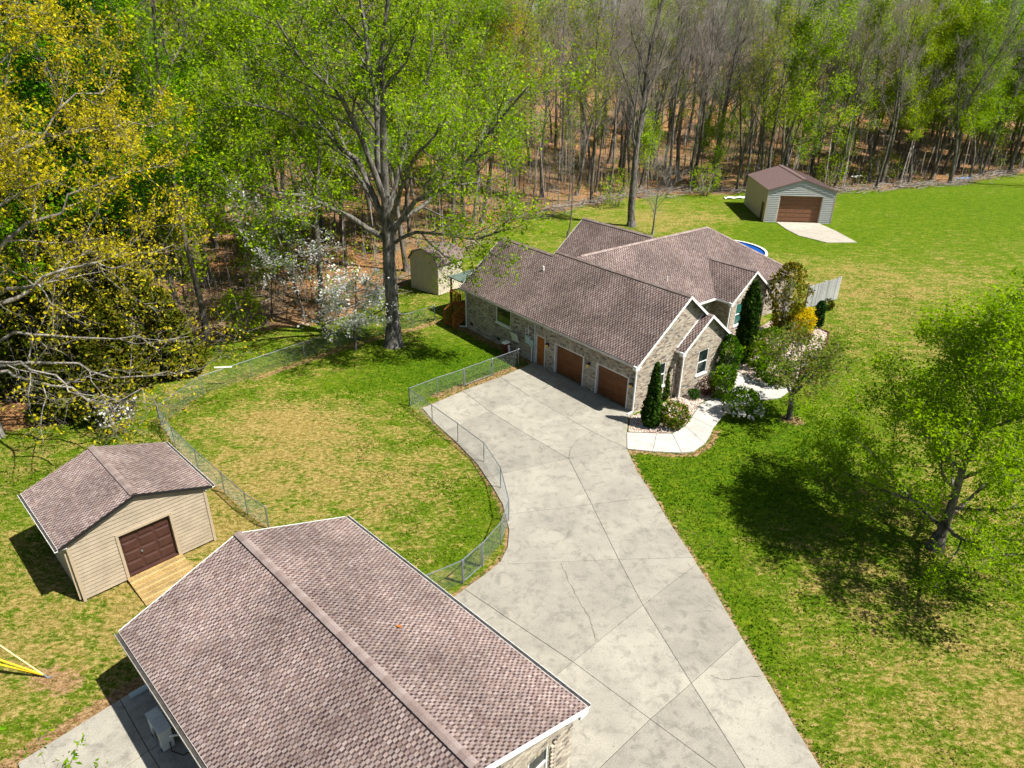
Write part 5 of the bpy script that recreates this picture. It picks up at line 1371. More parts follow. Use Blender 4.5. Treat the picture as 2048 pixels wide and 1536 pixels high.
def zone_of(px_):
    return ('in the woods at the far left', 'in the woods behind the broad shade tree', 'in the woods behind the house ridge', 'in the woods between house and far garage', 'in the woods behind the far garage', 'in the woods at the right end')[int(np.searchsorted([440, 900, 1180, 1480, 1720], px_))]
MIXES = [(440, dict(green=50, lime=14, fresh=16, amber=6, bare=8, sapling=6)), (1000, dict(fresh=36, lime=16, green=10, bare=16, bud=6, sapling=12, pole=4)), (1190, dict(amber=30, fresh=18, bud=14, bare=22, sapling=8, pole=8)),
         (1660, dict(bare=58, bud=12, pole=8, sapling=10, fresh=7, lime=5)), (1860, dict(bare=44, lime=20, bud=14, pole=6, sapling=16)), (9999, dict(fresh=28, green=20, lime=16, bare=22, sapling=14))]
def place(kind, x, y, scale, rz, label=None, group=None, rg=random):
    pr_ = protos[kind][rg.randrange(len(protos[kind]))]
    if not pr_[1]: root = pr_[0]; pr_[1] = True
    else: root = copy_tree(pr_[0])
    root.location = (x, y, float(terrain(x, y))); root.rotation_euler = (rg.gauss(0, 0.02), rg.gauss(0, 0.02), rz); root.scale = (scale, scale, scale * rg.uniform(0.94, 1.08))
    root['label'] = label; root['category'] = 'tree'; root['group'] = group
    root.name = 'forest_tree'
    return root
rf = random.Random(2024); spots = []; tries = 0
while len(spots) < 296 and tries < 60000:
    tries += 1
    y = rf.uniform(33, 165); x = rf.uniform(-0.80 * y - 4, 0.78 * y + 4)
    e = float(tree_line(x))
    if y < e + 0.6 or y > max(e, 60) + 44: continue
    pq = 1024 + 1378 * x / (y * _c + 8.5)
    if -9 < x < -2 and y < 62: continue
    if -30 < x < -18 and y < 44: continue
    dmin = 3.5 + 0.022 * max(0, y - 50)
    if pq > 1150: dmin *= 0.80
    if 430 < pq < 900 and y < 85: dmin *= 1.5
    if y - e < 5: dmin *= 0.8
    if any((x - a) ** 2 + (y - b) ** 2 < dmin * dmin for a, b in spots): continue
    spots.append((x, y))
rows, planted = [], []
for x, y in spots:
    px_ = 1024 + 1378 * x / (y * _c + 8.5)
    mix = next(m_ for lim, m_ in MIXES if px_ < lim); ks = list(mix); deep = y - max(float(tree_line(x)), 0)
    kind = rf.choices(ks, [mix[k] for k in ks])[0]
    zn = zone_of(px_)
    rows.append((kind, 0 if deep < 9 else 1 if deep < 24 else 2, zn, px_, len(rows)))
    planted.append(place(kind, x, y, rf.uniform(0.85, 1.12) * (1.06 if kind in ('bare', 'bud', 'fresh') else 1.0), rf.uniform(0, 6.28), DESC[kind] + ' ' + zn, kind + ' trees ' + zn, rf))
ORD = ['first', 'second', 'third', 'fourth', 'fifth', 'sixth', 'seventh', 'eighth', 'ninth', 'tenth', 'eleventh', 'twelfth', 'thirteenth', 'fourteenth', 'fifteenth', 'sixteenth', 'seventeenth', 'eighteenth', 'nineteenth', 'twentieth']
ROW = ['front edge', 'middle', 'depth']
for key in sorted(set(r_[:3] for r_ in rows)):
    mem = sorted([r_ for r_ in rows if r_[:3] == key], key=lambda r_: r_[3])
    for i, r_ in enumerate(mem):
        nth = (ORD[i] + ' ' if i < 20 else ORD[len(mem) - 1 - i] + ' ' if len(mem) - 1 - i < 20 else '') if len(mem) > 1 else ''
        planted[r_[4]]['label'] = (nth + DESC[key[0]] + ((' from left, ' if i < 20 else ' from right, ') if nth else ', ') + ROW[key[1]] + ' of ' + key[2].replace('in the ', '').replace('in ', '')).strip()
for kind, lst in protos.items():
    for root, used in lst:
        if not used:
            for ch in list(root.children): bpy.data.objects.remove(ch)
            bpy.data.objects.remove(root)

# far-off wood that reads as one mass
gd = np.random.default_rng(7); N = 760
fy = gd.uniform(100, 280, N); fx = gd.uniform(-0.85, 0.85, N) * fy
ok = fy > np.maximum(tree_line(fx), 60) + 42; fx, fy = fx[ok], fy[ok]; N = len(fx)
fz = terrain(fx, fy); fh = gd.uniform(20, 28, N); base = np.stack([fx, fy, fz], 1)
S = [base]; E_ = [base + np.stack([np.zeros(N), np.zeros(N), fh], 1)]; Rr = [np.full(N, 0.3)]
LS = []
nl = 24
t_ = gd.uniform(0.35, 0.95, (N, nl)); az = gd.uniform(0, 6.28, (N, nl)); ln = (1.2 - t_) * 6 + 1
p0 = base[:, None] + np.stack([np.zeros((N, nl)), np.zeros((N, nl)), t_ * fh[:, None]], -1)
p1 = p0 + np.stack([np.cos(az) * ln * 0.7, np.sin(az) * ln * 0.7, ln * 0.75], -1)
S.append(p0.reshape(-1, 3)); E_.append(p1.reshape(-1, 3)); Rr.append(np.full(N * nl, 0.09))
idx = np.repeat(np.arange(N * nl), 6); fr_ = gd.uniform(0.2, 1, (len(idx), 1)); a = p0.reshape(-1, 3)[idx]; b = p1.reshape(-1, 3)[idx]
s2 = a + (b - a) * fr_; e2 = s2 + (b - a) * 0.25 + gd.normal(size=(len(idx), 3)) * 0.7 + np.array([0, 0, 0.5])
S.append(s2); E_.append(e2); Rr.append(np.full(len(idx), 0.035))
pxd = 1024 + 1378 * fx / (fy * _c + 8.5)
leafy = gd.uniform(0, 1, N) < np.where(pxd < 1000, 0.8, np.where(pxd < 1650, 0.35, 0.6))
keep = np.repeat(leafy[idx // nl], 1); pos = np.repeat(e2[keep], 2, 0); pos = pos + gd.normal(size=pos.shape) * 0.5
dw = empty('distant_woods', (0, 0, 0), 0, 'far mass of mixed spring trees closing off the view', 'woods'); dw['kind'] = 'stuff'
v, f = spikes(np.concatenate(S), np.concatenate(E_), np.concatenate(Rr)); np_obj('trunks', v, f, MAT['twig'], dw, kind='stuff')
v, f = leaf_quads(pos, 0.7, gd); np_obj('foliage', v, f, MAT['leaf'], dw, leaf_cols(len(pos), FRESH[0], LIME[1], gd, GREEN[1], 0.3), kind='stuff')

# undergrowth: brush, seedlings and fallen sticks on the forest floor
gu = np.random.default_rng(11); N = 7000
uy = gu.uniform(33, 150, N); ux = gu.uniform(-0.85, 0.85, N) * uy; e = tree_line(ux)
ok = (uy > e - 0.5) & (uy < np.maximum(e, 60) + 45); ux, uy = ux[ok], uy[ok]; N = len(ux)
b0 = np.stack([ux, uy, terrain(ux, uy) - 0.05], 1); h = gu.uniform(0.6, 4.5, N) ** 1.15
e0 = b0 + np.stack([gu.normal(size=N) * 0.10 * h, gu.normal(size=N) * 0.10 * h, h], 1)
idx = np.repeat(np.arange(N), 4); fr_ = gu.uniform(0.3, 0.95, (len(idx), 1)); s2 = b0[idx] + (e0 - b0)[idx] * fr_; e2 = s2 + gu.normal(size=(len(idx), 3)) * 0.35 + np.array([0, 0, 0.25])
Q_n = 1300; qy = gu.uniform(45, 170, Q_n); qx = gu.uniform(-0.85, 0.85, Q_n) * qy; qe = tree_line(qx); okq = (gu.uniform(0, 1, Q_n) < np.where(qx / qy < -0.02, 0.35, 1.0)) & (qy > qe + 1.5) & (qy < np.maximum(qe, 60) + 70); qx, qy = qx[okq], qy[okq]; Q_n = len(qx)
qb = np.stack([qx, qy, terrain(qx, qy) - 0.1], 1); qh = gu.uniform(5, 15, Q_n); qt = qb + np.stack([gu.normal(size=Q_n) * 0.05 * qh, gu.normal(size=Q_n) * 0.05 * qh, qh], 1)
qi = np.repeat(np.arange(Q_n), 9); qf = gu.uniform(0.35, 1, (len(qi), 1)); qs = qb[qi] + (qt - qb)[qi] * qf; qz = qs + gu.normal(size=(len(qi), 3)) * 0.8 + np.array([0, 0, 0.9])
M_ = 1300; k = gu.integers(0, N, M_); st = b0[k] + gu.normal(size=(M_, 3)) * np.array([1, 1, 0]) + np.array([0, 0, 0.12]); an = gu.uniform(0, 6.28, M_); ll = gu.uniform(0.8, 4.5, M_)
en = st + np.stack([np.cos(an) * ll, np.sin(an) * ll, gu.uniform(-0.05, 0.5, M_)], 1)
W_ = 1500; ti = gu.uniform(0, 1, W_); wx = -14 + ti * 105; wy = tree_line(wx) + gu.normal(size=W_) * 1.3 + 0.6; st2 = np.stack([wx, wy, gu.uniform(0.02, 0.5, W_)], 1); an2 = gu.normal(size=W_) * 0.5 + 0.25; l2 = gu.uniform(0.5, 2.6, W_); en2 = st2 + np.stack([np.cos(an2) * l2, np.sin(an2) * l2, gu.uniform(-0.2, 0.5, W_)], 1)
st = np.concatenate([st, st2]); en = np.concatenate([en, en2]); M_ = len(st)
ug = empty('undergrowth', (0, 0, 0), 0, 'brush, seedlings and fallen sticks on the leaf strewn forest floor', 'undergrowth'); ug['kind'] = 'stuff'
v, f = spikes(np.concatenate([b0, s2, st, qb, qs]), np.concatenate([e0, e2, en, qt, qz]), np.concatenate([np.full(N, 0.03), np.full(len(idx), 0.012), gu.uniform(0.03, 0.10, M_), gu.uniform(0.05, 0.11, Q_n), np.full(len(qi), 0.02)])); np_obj('stems', v, f, MAT['twig'], ug, kind='stuff')
kk = vnoise(s2[:, 0], s2[:, 1], 7.0, 4) > 0.42
pos = np.repeat(e2[kk], 3, 0); pos = pos + gu.normal(size=pos.shape) * 0.25
v, f = leaf_quads(pos, 0.22, gu); np_obj('seedling_leaves', v, f, MAT['leaf'], ug, leaf_cols(len(pos), FRESH[0], LIME[1], gu, OLIVE[1], 0.25), kind='stuff')

# ---- broad shade tree on the lawn
T = Tree(1)
tk = T.path([(0.0, 0, -0.3), (0.02, 0, 0.25), (0.08, 0, 1.2), (0.10, 0, 3.3), (0.09, 0, 6.05), (0.17, 0, 8.35), (0.17, 0.1, 10.2)], 0.56, 0.34, 12, 0)
T.wood.tube([(0, 0, -0.3), (0, 0, 0.1), (0.03, 0, 0.55), (0.08, 0, 1.3)], [0.85, 0.70, 0.60, 0.53], 12, cap=False)
O = (-8.25, 43.9)
LIMBS = [[(-8.25, 43.9, 7.4), (-10.24, 43.0, 9.09), (-11.74, 42.0, 10.11), (-13.47, 41.0, 10.72), (-15.2, 40.3, 11.4)], [(-8.18, 43.9, 8.3), (-9.93, 45.0, 12.15), (-12.04, 46.0, 13.79), (-15.07, 47.0, 14.7), (-17.6, 48.0, 15.2)],
         [(-8.18, 44.0, 9.6), (-9.21, 43.0, 13.88), (-9.95, 42.0, 16.13), (-11.46, 41.0, 17.67), (-12.5, 40.3, 19.8)], [(-8.09, 44.0, 9.9), (-8.5, 44.8, 13.98), (-8.94, 45.5, 17.85), (-9.22, 46.0, 21.01), (-9.4, 46.4, 24.0)],
         [(-8.09, 44.0, 9.9), (-7.93, 43.5, 14.41), (-7.77, 43.0, 17.4), (-7.05, 42.6, 20.88), (-6.4, 42.3, 24.0)], [(-8.1, 44.0, 9.0), (-7.27, 45.0, 11.89), (-6.85, 46.0, 13.57), (-5.76, 47.0, 15.86), (-5.2, 48.0, 19.2)],
         [(-8.06, 43.9, 7.5), (-6.14, 43.0, 10.13), (-3.85, 41.8, 11.29), (-1.73, 41.0, 13.95), (0.6, 40.0, 16.8)], [(-8.08, 43.9, 8.1), (-5.93, 46.0, 9.2), (-3.38, 48.0, 11.48), (-2.0, 50.0, 13.4), (0.0, 52.0, 15.8)],
         [(-8.1, 43.9, 6.9), (-6.16, 42.8, 8.2), (-3.86, 41.8, 8.3), (-2.31, 41.2, 8.2), (-0.6, 40.6, 9.0)], [(-8.06, 43.9, 8.4), (-6.71, 41.5, 11.11), (-5.75, 40.0, 12.84), (-4.9, 38.8, 13.91), (-3.6, 37.8, 15.4)],
         [(-8.1, 43.9, 7.9), (-9.6, 46.5, 9.6), (-11.2, 49.0, 11.0), (-12.5, 51.5, 13.0), (-13.5, 53.0, 15.0)]]
for i, l in enumerate(LIMBS):
    pts = [Vector((x - O[0], y - O[1], z)) for x, y, z in l]
    fine = []
    for a, b in zip(pts[:-1], pts[1:]):
        for k in range(2): fine.append(a.lerp(b, k / 2) + Vector((T.r.gauss(0, .09), T.r.gauss(0, .09), T.r.gauss(0, .09))) * (1 if k else 0.3))
    fine.append(pts[-1])
    lb = T.path(fine, (0.19, 0.21, 0.22, 0.27, 0.26, 0.18, 0.2, 0.17, 0.12, 0.16, 0.16)[i], 0.06, 8, 1)
    Ll = sum((b - a).length for a, b in zip(fine[:-1], fine[1:]))
    for sb in T.kids(lb, 8, 0.22, 1.0, (25, 60), lambda q_: Ll * 0.42 * (1.15 - 0.55 * q_), 0.55, 5, 0.17, 0.10, 5, 2):
        T.kids(sb, 5, 0.2, 1.0, (25, 60), lambda q_: 1.7 * (1.2 - 0.5 * q_), 0.6, 3, 0.18, 0.08, 4, 3)
T.twigs((2, 3), 3.0, 0.75, 0.22, 0.009, second=2, L2=0.5)
fo = T.leaves(5, 0.185, FRESH[0], FRESH[1], 0.40, 0.8, 0.4, 0.5, 0.2, LIME[1], 0.2)
T.build('shade_tree', (O[0], O[1], 0), 'big spreading tree with thick dark trunk and sparse new leaves on the lawn', None, 'bark', 'twig', fo)

# ---- tree with yellow catkins at the left edge
T = Tree(2); O = (-27.2, 31.0)
tk = T.path([(0, 0, -0.3), (0, 0, 2), (0.1, 0.1, 5), (0.0, 0.3, 9), (0.2, 0.5, 13), (0.1, 0.6, 17), (0.3, 0.7, 21)], 0.55, 0.10, 10, 0)
for i, l in enumerate(([(0.1, 0, 5), (2.8, 0.3, 5.9), (5.4, 0.7, 5.4), (8.0, 1.6, 5.2), (10.2, 2.3, 4.9)], [(0.1, 0, 4.2), (2.6, -1.2, 4.9), (5.0, -2.6, 5.3), (7.2, -3.4, 4.9), (8.8, -3.9, 4.7)], [(0, 0.2, 7), (2.8, 1.5, 10), (5.6, 3.0, 12), (8.6, 4.2, 13.2)],
                       [(0, 0.2, 8.2), (2.6, -1.0, 10.5), (5.2, -1.6, 12.3), (8.0, -1.8, 13.6)], [(0, 0.3, 10), (2.0, 2.6, 13), (4.6, 5.2, 15.5), (7.0, 7.0, 17)], [(0, 0.3, 11), (2.4, -0.5, 14), (4.8, -0.8, 16.6), (7.2, -0.4, 18.6)],
                       [(0, 0.3, 6), (3.0, 2.2, 7.6), (6.0, 3.4, 8.6), (9.4, 4.6, 9.2)], [(0.1, 0.5, 14), (2.0, 1.8, 17), (4.0, 2.6, 19.6), (5.8, 3.0, 21.5)], [(0, 0.3, 9), (-2.0, 3.0, 12), (-3.5, 6.0, 15)], [(0.1, 0.5, 15), (1.2, 0, 18), (2.6, -0.6, 21)],
                       [(0.05, 0, 6.5), (3.2, 0.2, 8.0), (6.2, 0.4, 9.0), (9.2, 0.2, 9.4)], [(0.1, 0.5, 12.5), (2.4, 3.5, 14), (5.0, 6.5, 14.5), (7.4, 8.8, 14.5)], [(0.1, 0, 4.0), (3.0, 0.2, 4.3), (6.0, 0.3, 3.7), (8.6, 0.8, 3.2), (10.6, 1.6, 3.4)], [(0.1, 0, 3.6), (2.8, -0.6, 3.9), (5.6, -1.0, 3.4), (8.0, -1.2, 3.0), (9.6, -1.0, 2.8)])):
    pts = [Vector(p) for p in l]; fine = []
    for a, b in zip(pts[:-1], pts[1:]):
        for k in range(3): fine.append(a.lerp(b, k / 3) + Vector((T.r.gauss(0, .22), T.r.gauss(0, .26), T.r.gauss(0, .24))) * (1 if k else 0.3))
    fine.append(pts[-1]); lb = T.path(fine, 0.15 if i not in (0, 1, 12, 13) else 0.10, 0.022, 7, 1); Ll = sum((b - a).length for a, b in zip(fine[:-1], fine[1:]))
    for sb in T.kids(lb, 9 if i not in (0, 1, 12, 13) else 5, 0.2, 1.0, (25, 65), lambda q_: Ll * 0.36 * (1.2 - 0.5 * q_), 0.55, 5, 0.2, 0.05, 5, 2):
        T.kids(sb, 5, 0.2, 1.0, (25, 65), lambda q_: 1.5 * (1.2 - 0.5 * q_), 0.6, 3, 0.2, 0.05, 4, 3, 0.010)
T.twigs((2, 3), 2.8, 0.6, 0.15, 0.007, second=2, L2=0.42)
fo = T.leaves(5, 0.15, YELLOW[0], YELLOW[1], 0.28, 0.9, 0.1, 0.5, 0.7, BUD[0], 0.15)
kz = fo[0].reshape(-1, 4, 3)[:, 0, 2]; kp = T.g.uniform(0, 1, len(kz)) < np.clip((kz - 3.5) / 9.0, 0.22, 1.0); fo = (fo[0].reshape(-1, 4, 3)[kp].reshape(-1, 3), np.arange(kp.sum() * 4).reshape(-1, 4), fo[2][kp])
T.build('oak_tree', (O[0], O[1], 0), 'tree with yellow catkins reaching in from the left picture edge over the cream shed', None, 'bark_pale', 'twig', fo)

# ---- leafy tree on the right lawn
T = Tree(3)
tk = T.path([(0, 0, -0.3), (0.05, 0, 0.9), (0.15, 0.1, 2.0), (0.1, 0.2, 4.0), (0.3, 0.2, 6.0), (0.2, 0.1, 8.2), (0.3, 0.2, 9.7)], 0.25, 0.04, 10, 0)
T.wood.tube([(0, 0, -0.3), (0, 0, 0.15), (0.02, 0, 0.7)], [0.45, 0.34, 0.25], 10, cap=False)
for i in range(20):
    t_ = 0.18 + 0.76 * i / 20; p, d, rr = T.at(tk, t_); az = i * 2.399 + 0.4
    L = (6.4 - 4.6 * (i / 20)) * T.r.uniform(0.85, 1.15)
    lb = T.grow(p, T.side(Vector((0, 0, 1)), R(74 - 38 * i / 20 + T.r.uniform(-8, 8)), az), L, max(0.04, rr * 0.5), 6, 0.10, 0.05, 6, 1)
    for sb in T.kids(lb, 7, 0.2, 1.0, (25, 58), lambda q_: L * 0.42 * (1.2 - 0.5 * q_), 0.55, 4, 0.15, 0.08, 4, 2): T.kids(sb, 4, 0.2, 1.0, (25, 55), lambda q_: 1.0 * (1.2 - 0.5 * q_), 0.6, 2, 0.15, 0.08, 3, 3, 0.008)
T.twigs((1, 2, 3), 4.2, 0.45, 0.2, 0.006, second=2, L2=0.3)
fo = T.leaves(7, 0.125, (0.15, 0.29, 0.003), (0.33, 0.50, 0.006), 0.32, 1.0, 0.45, 0.5, 0.1, LIME[0], 0.15)
T.build('lawn_tree', (18.04, 23.18, 0), 'rounded light green tree on the lawn right of the driveway', None, 'bark_dark', 'twig', fo)

# ---- tall bare tree behind the house, slim neighbours
T, _ = forest_tree(301, H=27, r=0.46, clear=0.28, limbs=18, reach=6.4, up=0.24, twig=6.5, base_ang=(22, 42), second=4, lean=0.01)
T.build('tall_tree', (13.5, 79.5, 0), 'tallest leafless grey tree standing on grass just behind the house roof', None, 'bark')
T, _ = forest_tree(302, H=8.5, r=0.12, clear=0.18, limbs=11, reach=2.6, up=0.14, twig=4.5, base_ang=(30, 60), second=2)
T.build('small_tree', (15.35, 75.9, 0), 'small pale leafless tree beside the tallest bare tree', None, 'bark_pale', 'bark_pale')
T, _ = forest_tree(303, H=12, r=0.10, clear=0.45, limbs=9, reach=2.2, twig=4.0, second=2)
T.build('slim_tree', (5.77, 73.9, 0), 'slim dark leafless tree just left of the rear roof ridge', None, 'bark_dark')
for i, (x, y, nm) in enumerate(((67.5, 110.0, 'leaning bare tree where the far lawn meets the woods'), (80.5, 108.5, 'lone dark trunk on the far lawn at the right picture edge'))):
    T, fo = forest_tree(310 + i, H=20, r=0.34, clear=0.3, limbs=13, reach=5, up=0.15, twig=4.6, lean=0.12)
    T.build('edge_tree', (x, y, 0), nm, None, 'bark_dark')

# ---- dogwoods in bloom
for i, (x, y, h_, lab, k) in enumerate(((-10.7, 43.0, 5.2, 'white flowering dogwood in front of the big trunk by the fence', 1.25), (-15.6, 48.2, 9.0, 'taller white flowering dogwood at the wood edge left of the big tree', 0.75), (-20.6, 31.6, 2.2, 'small white flowering dogwood behind the cream shed', 0.05))):
    T = Tree(400 + i); tr = T.grow((0, 0, -0.2), (0.10 if i == 0 else 0.05, -0.05, 1), h_, 0.11, 7, 0.09, 0.02, 7, 0, 0.15)
    for j in range(12):
        t_ = 0.25 + 0.72 * j / 12; p, d, rr = T.at(tr, t_); L = h_ * 0.5 * (1.1 - 0.6 * j / 12)
        lb = T.grow(p, T.side(Vector((0, 0, 1)), R(T.r.uniform(58, 82)), j * 2.4), L, max(0.02, rr * 0.5), 5, 0.12, 0.03, 5, 1)
        T.kids(lb, 5, 0.25, 1.0, (25, 60), lambda q_: L * 0.42, 0.6, 3, 0.14, 0.03, 4, 2)
    T.twigs((1, 2), 4.0, 0.4, 0.15, 0.009, second=1, L2=0.28)
    fo = T.leaves(6, 0.14, (0.80, 0.78, 0.77), (0.90, 0.89, 0.87), 0.28, 0.75 * k + 0.05, 0.75, 0.85, 0.0, FRESH[1], 0.16)
    T.build('dogwood', (x, y, 0), lab, 'flowering dogwoods', 'bark_dark', 'twig', fo, 'petal', fname='blossom')

# ---- small garden tree by the walk
T = Tree(5); tr = T.path([(0, 0, -0.2), (-0.05, 0.02, 0.8), (-0.12, 0.02, 1.6)], 0.17, 0.13, 9, 0)
for j in range(9):
    az = j * 2.4; lb = T.grow((-0.12, 0.02, 1.45 + 0.02 * j), (math.cos(az) * 0.85, math.sin(az) * 0.85, 0.9 + 0.08 * j), 2.9, 0.062, 6, 0.12, 0.03, 6, 1)
    for sb in T.kids(lb, 6, 0.25, 1.0, (28, 60), lambda q_: 1.3, 0.55, 3, 0.15, 0.04, 4, 2): T.kids(sb, 3, 0.3, 1.0, (25, 60), lambda q_: 0.6, 0.6, 2, 0.15, 0.04, 3, 3, 0.006)
T.twigs((2, 3), 3.5, 0.3, 0.15, 0.006, second=1, L2=0.22)
fo = T.leaves(5, 0.13, (0.065, 0.12, 0.008), (0.19, 0.28, 0.02), 0.18, 0.9, 0.5, 0.6, 0.1, (0.28, 0.22, 0.07), 0.25)
T.build('garden_tree', (15.74, 34.2, 0), 'small open branched tree on the grass beside the pale walkway', None, 'bark', 'bark_pale', fo)

# ---- shrubs, conifers
def blob(name, loc, label, rx, ry, h, n, size, pal, seed, mat='leaf_plain', top=1.0, odd=None, podd=0.0, shape='ball', stems=10, group=None, stemmat='twig', flat=0.2, droop=0.0, asp=0.55):
    """shrub: stems from the ground and leaf sized blades through an uneven volume"""
    g = np.random.default_rng(seed); d = g.normal(size=(n, 3)); d /= np.linalg.norm(d, axis=1)[:, None]; rad = g.uniform(0.35, 1.0, n) ** 0.45
    lump = 0.75 + 0.5 * vnoise(d[:, 0] * 2.2 + 9 + seed, d[:, 1] * 2.2 + d[:, 2] * 1.7 + 5, 1.0, seed)
    if shape == 'ball':
        P_ = d * (rad * lump)[:, None] * np.array([rx, ry, h / 2]); P_[:, 2] += h * 0.5; P_[:, 2] = np.maximum(P_[:, 2], 0.06)
        ax = d * 0.8
    else:                                            # column or cone, sprays turned upwards
        z = g.uniform(0.02, 1, n) ** (1.0 if shape == 'column' else 1.25); a = g.uniform(0, 6.28, n)
        w = (0.25 + 0.75 * np.clip(z / 0.6, 0, 1)) * np.clip((1.02 - z) / 0.3, 0, 1) ** 0.6 if shape == 'vase' else (np.clip(np.minimum(z / 0.12 * 0.6 + 0.4, 1), 0, 1) * np.clip((1.02 - z) / (0.28 if shape == 'column' else 1.0), 0, 1) ** 0.7)
        lump = (0.8 + 0.4 * vnoise(a * 2.0, z * h * 2.2 + seed, 1.0, seed)) if shape != 'vase' else (0.5 + 0.9 * vnoise(a * 1.6, z * h * 1.4 + seed, 1.0, seed))
        rr = w * rad * lump; P_ = np.stack([np.cos(a) * rr * rx, np.sin(a) * rr * ry, z * h], 1); ax = np.stack([np.cos(a) * 0.5, np.sin(a) * 0.5, np.full(n, 0.9)], 1)
    root = empty(name, loc, 0, label, 'conifer' if mat == 'needle' else 'shrub', group)
    v, f = leaf_quads(P_, size, g, flat, asp, droop, ax); np_obj('foliage', v, f, MAT[mat], root, leaf_cols(n, pal[0], pal[1], g, odd, podd), kind='stuff')
    k = stems; a = g.uniform(0, 6.28, k); S = np.stack([np.cos(a) * rx * .15, np.sin(a) * ry * .15, np.full(k, -0.05)], 1)
    E2 = np.stack([np.cos(a) * rx * .6, np.sin(a) * ry * .6, g.uniform(.5, .92, k) * h], 1)
    if shape != 'ball': E2 = np.stack([np.cos(a) * rx * .15, np.sin(a) * ry * .15, g.uniform(.6, .95, k) * h], 1)
    S2 = S[:, None] + (E2 - S)[:, None] * g.uniform(.3, .9, (k, 5, 1)); E3 = S2 + g.normal(size=(k, 5, 3)) * np.array([rx, ry, h * .5]) * 0.25 + np.array([0, 0, h * .1])
    v, f = spikes(np.concatenate([S, S2.reshape(-1, 3)]), np.concatenate([E2, E3.reshape(-1, 3)]), np.concatenate([np.full(k, 0.03 * max(.6, h / 3)), np.full(k * 5, 0.012 * max(.6, h / 3))])); np_obj('stems', v, f, MAT[stemmat], root, kind='stuff')
    return root
blob('arborvitae', (7.7, 33.2, 0), 'dark green pointed arborvitae at the garage corner', 0.62, 0.62, 3.8, 5200, 0.20, DARK, 1, 'needle', shape='cone', odd=(0.06, 0.10, 0.012), podd=0.15)
blob('arborvitae', hP(0.1, 2.75) + (0,), 'slimmer small arborvitae right beside the garage corner conifer', 0.34, 0.34, 2.5, 1600, 0.16, DARK, 2, 'needle', shape='cone', odd=(0.07, 0.12, 0.012), podd=0.2)
blob('azalea_bush', (8.95, 33.15, 0), 'round bronze green bush next to the corner arborvitae', 0.85, 0.85, 1.45, 1500, 0.15, (OLIVE[0], FRESH[0]), 3, odd=(0.30, 0.20, 0.05), podd=0.22)
blob('barberry_bush', hP(-1.1, 5.3) + (0,), 'reddish brown twiggy bush under the gable window', 0.55, 0.55, 1.15, 900, 0.10, ((0.07, 0.025, 0.018), (0.16, 0.07, 0.045)), 4, stems=26)
blob('low_bush', hP(-0.9, 4.2) + (0,), 'small dark green clump left of the reddish bush', 0.38, 0.38, 0.7, 420, 0.12, (DARK[0], GREEN[0]), 5)
blob('tall_arborvitae', (15.3, 41.9, 0), 'tall columnar arborvitae in front of the entry gable', 0.58, 0.58, 5.6, 6500, 0.22, DARK, 6, 'needle', shape='column', odd=(0.07, 0.11, 0.012), podd=0.2)
blob('holly_bush', (13.2, 38.6, 0), 'dark upright holly between bump-out and entry', 0.75, 0.75, 3.3, 2600, 0.17, (DARK[1], GREEN[0]), 7, shape='column', odd=FRESH[0], podd=0.1)
blob('holly_bush', (12.5, 36.7, 0), 'loose mid green shrub right of the gable window', 0.7, 0.7, 2.2, 1500, 0.16, (DARK[1], GREEN[1]), 8, odd=FRESH[1], podd=0.15)
blob('entry_shrub', (15.9, 41.2, 0), 'olive green shrub at the foot of the tall arborvitae', 0.95, 0.95, 1.9, 1700, 0.17, (OLIVE[0], FRESH[0]), 9, odd=LIME[0], podd=0.15)
blob('entry_shrub', (17.7, 43.6, 0), 'bushy green shrub in the middle of the front bed', 1.2, 1.1, 1.9, 2200, 0.17, (OLIVE[0], GREEN[1]), 10, odd=OLIVE[1], podd=0.2)
blob('laurel_bush', (16.3, 38.9, 0), 'spreading green shrub behind the small garden tree', 1.3, 1.2, 1.7, 2000, 0.17, (OLIVE[0], GREEN[1]), 20, odd=FRESH[0], podd=0.2)
blob('crape_myrtle', (19.5, 46.9, 0), 'large olive and bronze multi stem shrub at the house end', 1.55, 1.5, 5.4, 3600, 0.20, ((0.07, 0.085, 0.005), (0.20, 0.19, 0.012)), 11, odd=(0.25, 0.15, 0.012), podd=0.12, stems=26, stemmat='bark_pale', shape='vase')
blob('golden_bush', (21.0, 46.9, 0), 'bright golden yellow bush in the front bed', 1.05, 0.95, 2.2, 3000, 0.16, ((0.52, 0.39, 0.006), (0.78, 0.62, 0.015)), 12, odd=(0.45, 0.26, 0.01), podd=0.06)
blob('maple_shrub', (20.5, 45.4, 0), 'low dark red shrub under the golden bush', 0.75, 0.6, 0.9, 800, 0.12, ((0.07, 0.018, 0.012), (0.16, 0.045, 0.02)), 13, odd=OLIVE[1], podd=0.25)
blob('juniper', (22.8, 48.4, 0), 'narrow dark juniper column at the end of the gravel bed', 0.42, 0.42, 2.1, 2200, 0.15, (DARK[0], (0.02, 0.055, 0.012)), 14, 'needle', shape='column')
blob('boxwood', (21.9, 49.6, 0), 'rounded dark boxwood beside the golden bush', 0.6, 0.6, 1.3, 1200, 0.13, (DARK[0], GREEN[0]), 15)
blob('fence_shrub', (25.2, 52.3, 0), 'small green shrub at the foot of the picket screen', 0.5, 0.45, 0.9, 600, 0.14, (OLIVE[0], OLIVE[1]), 16)
az_ = blob('white_azalea', (13.1, 34.5, 0), 'dark green azalea with white flowers at the walkway bend', 1.05, 1.0, 1.75, 2600, 0.14, (DARK[1], GREEN[1]), 17, odd=FRESH[0], podd=0.1)
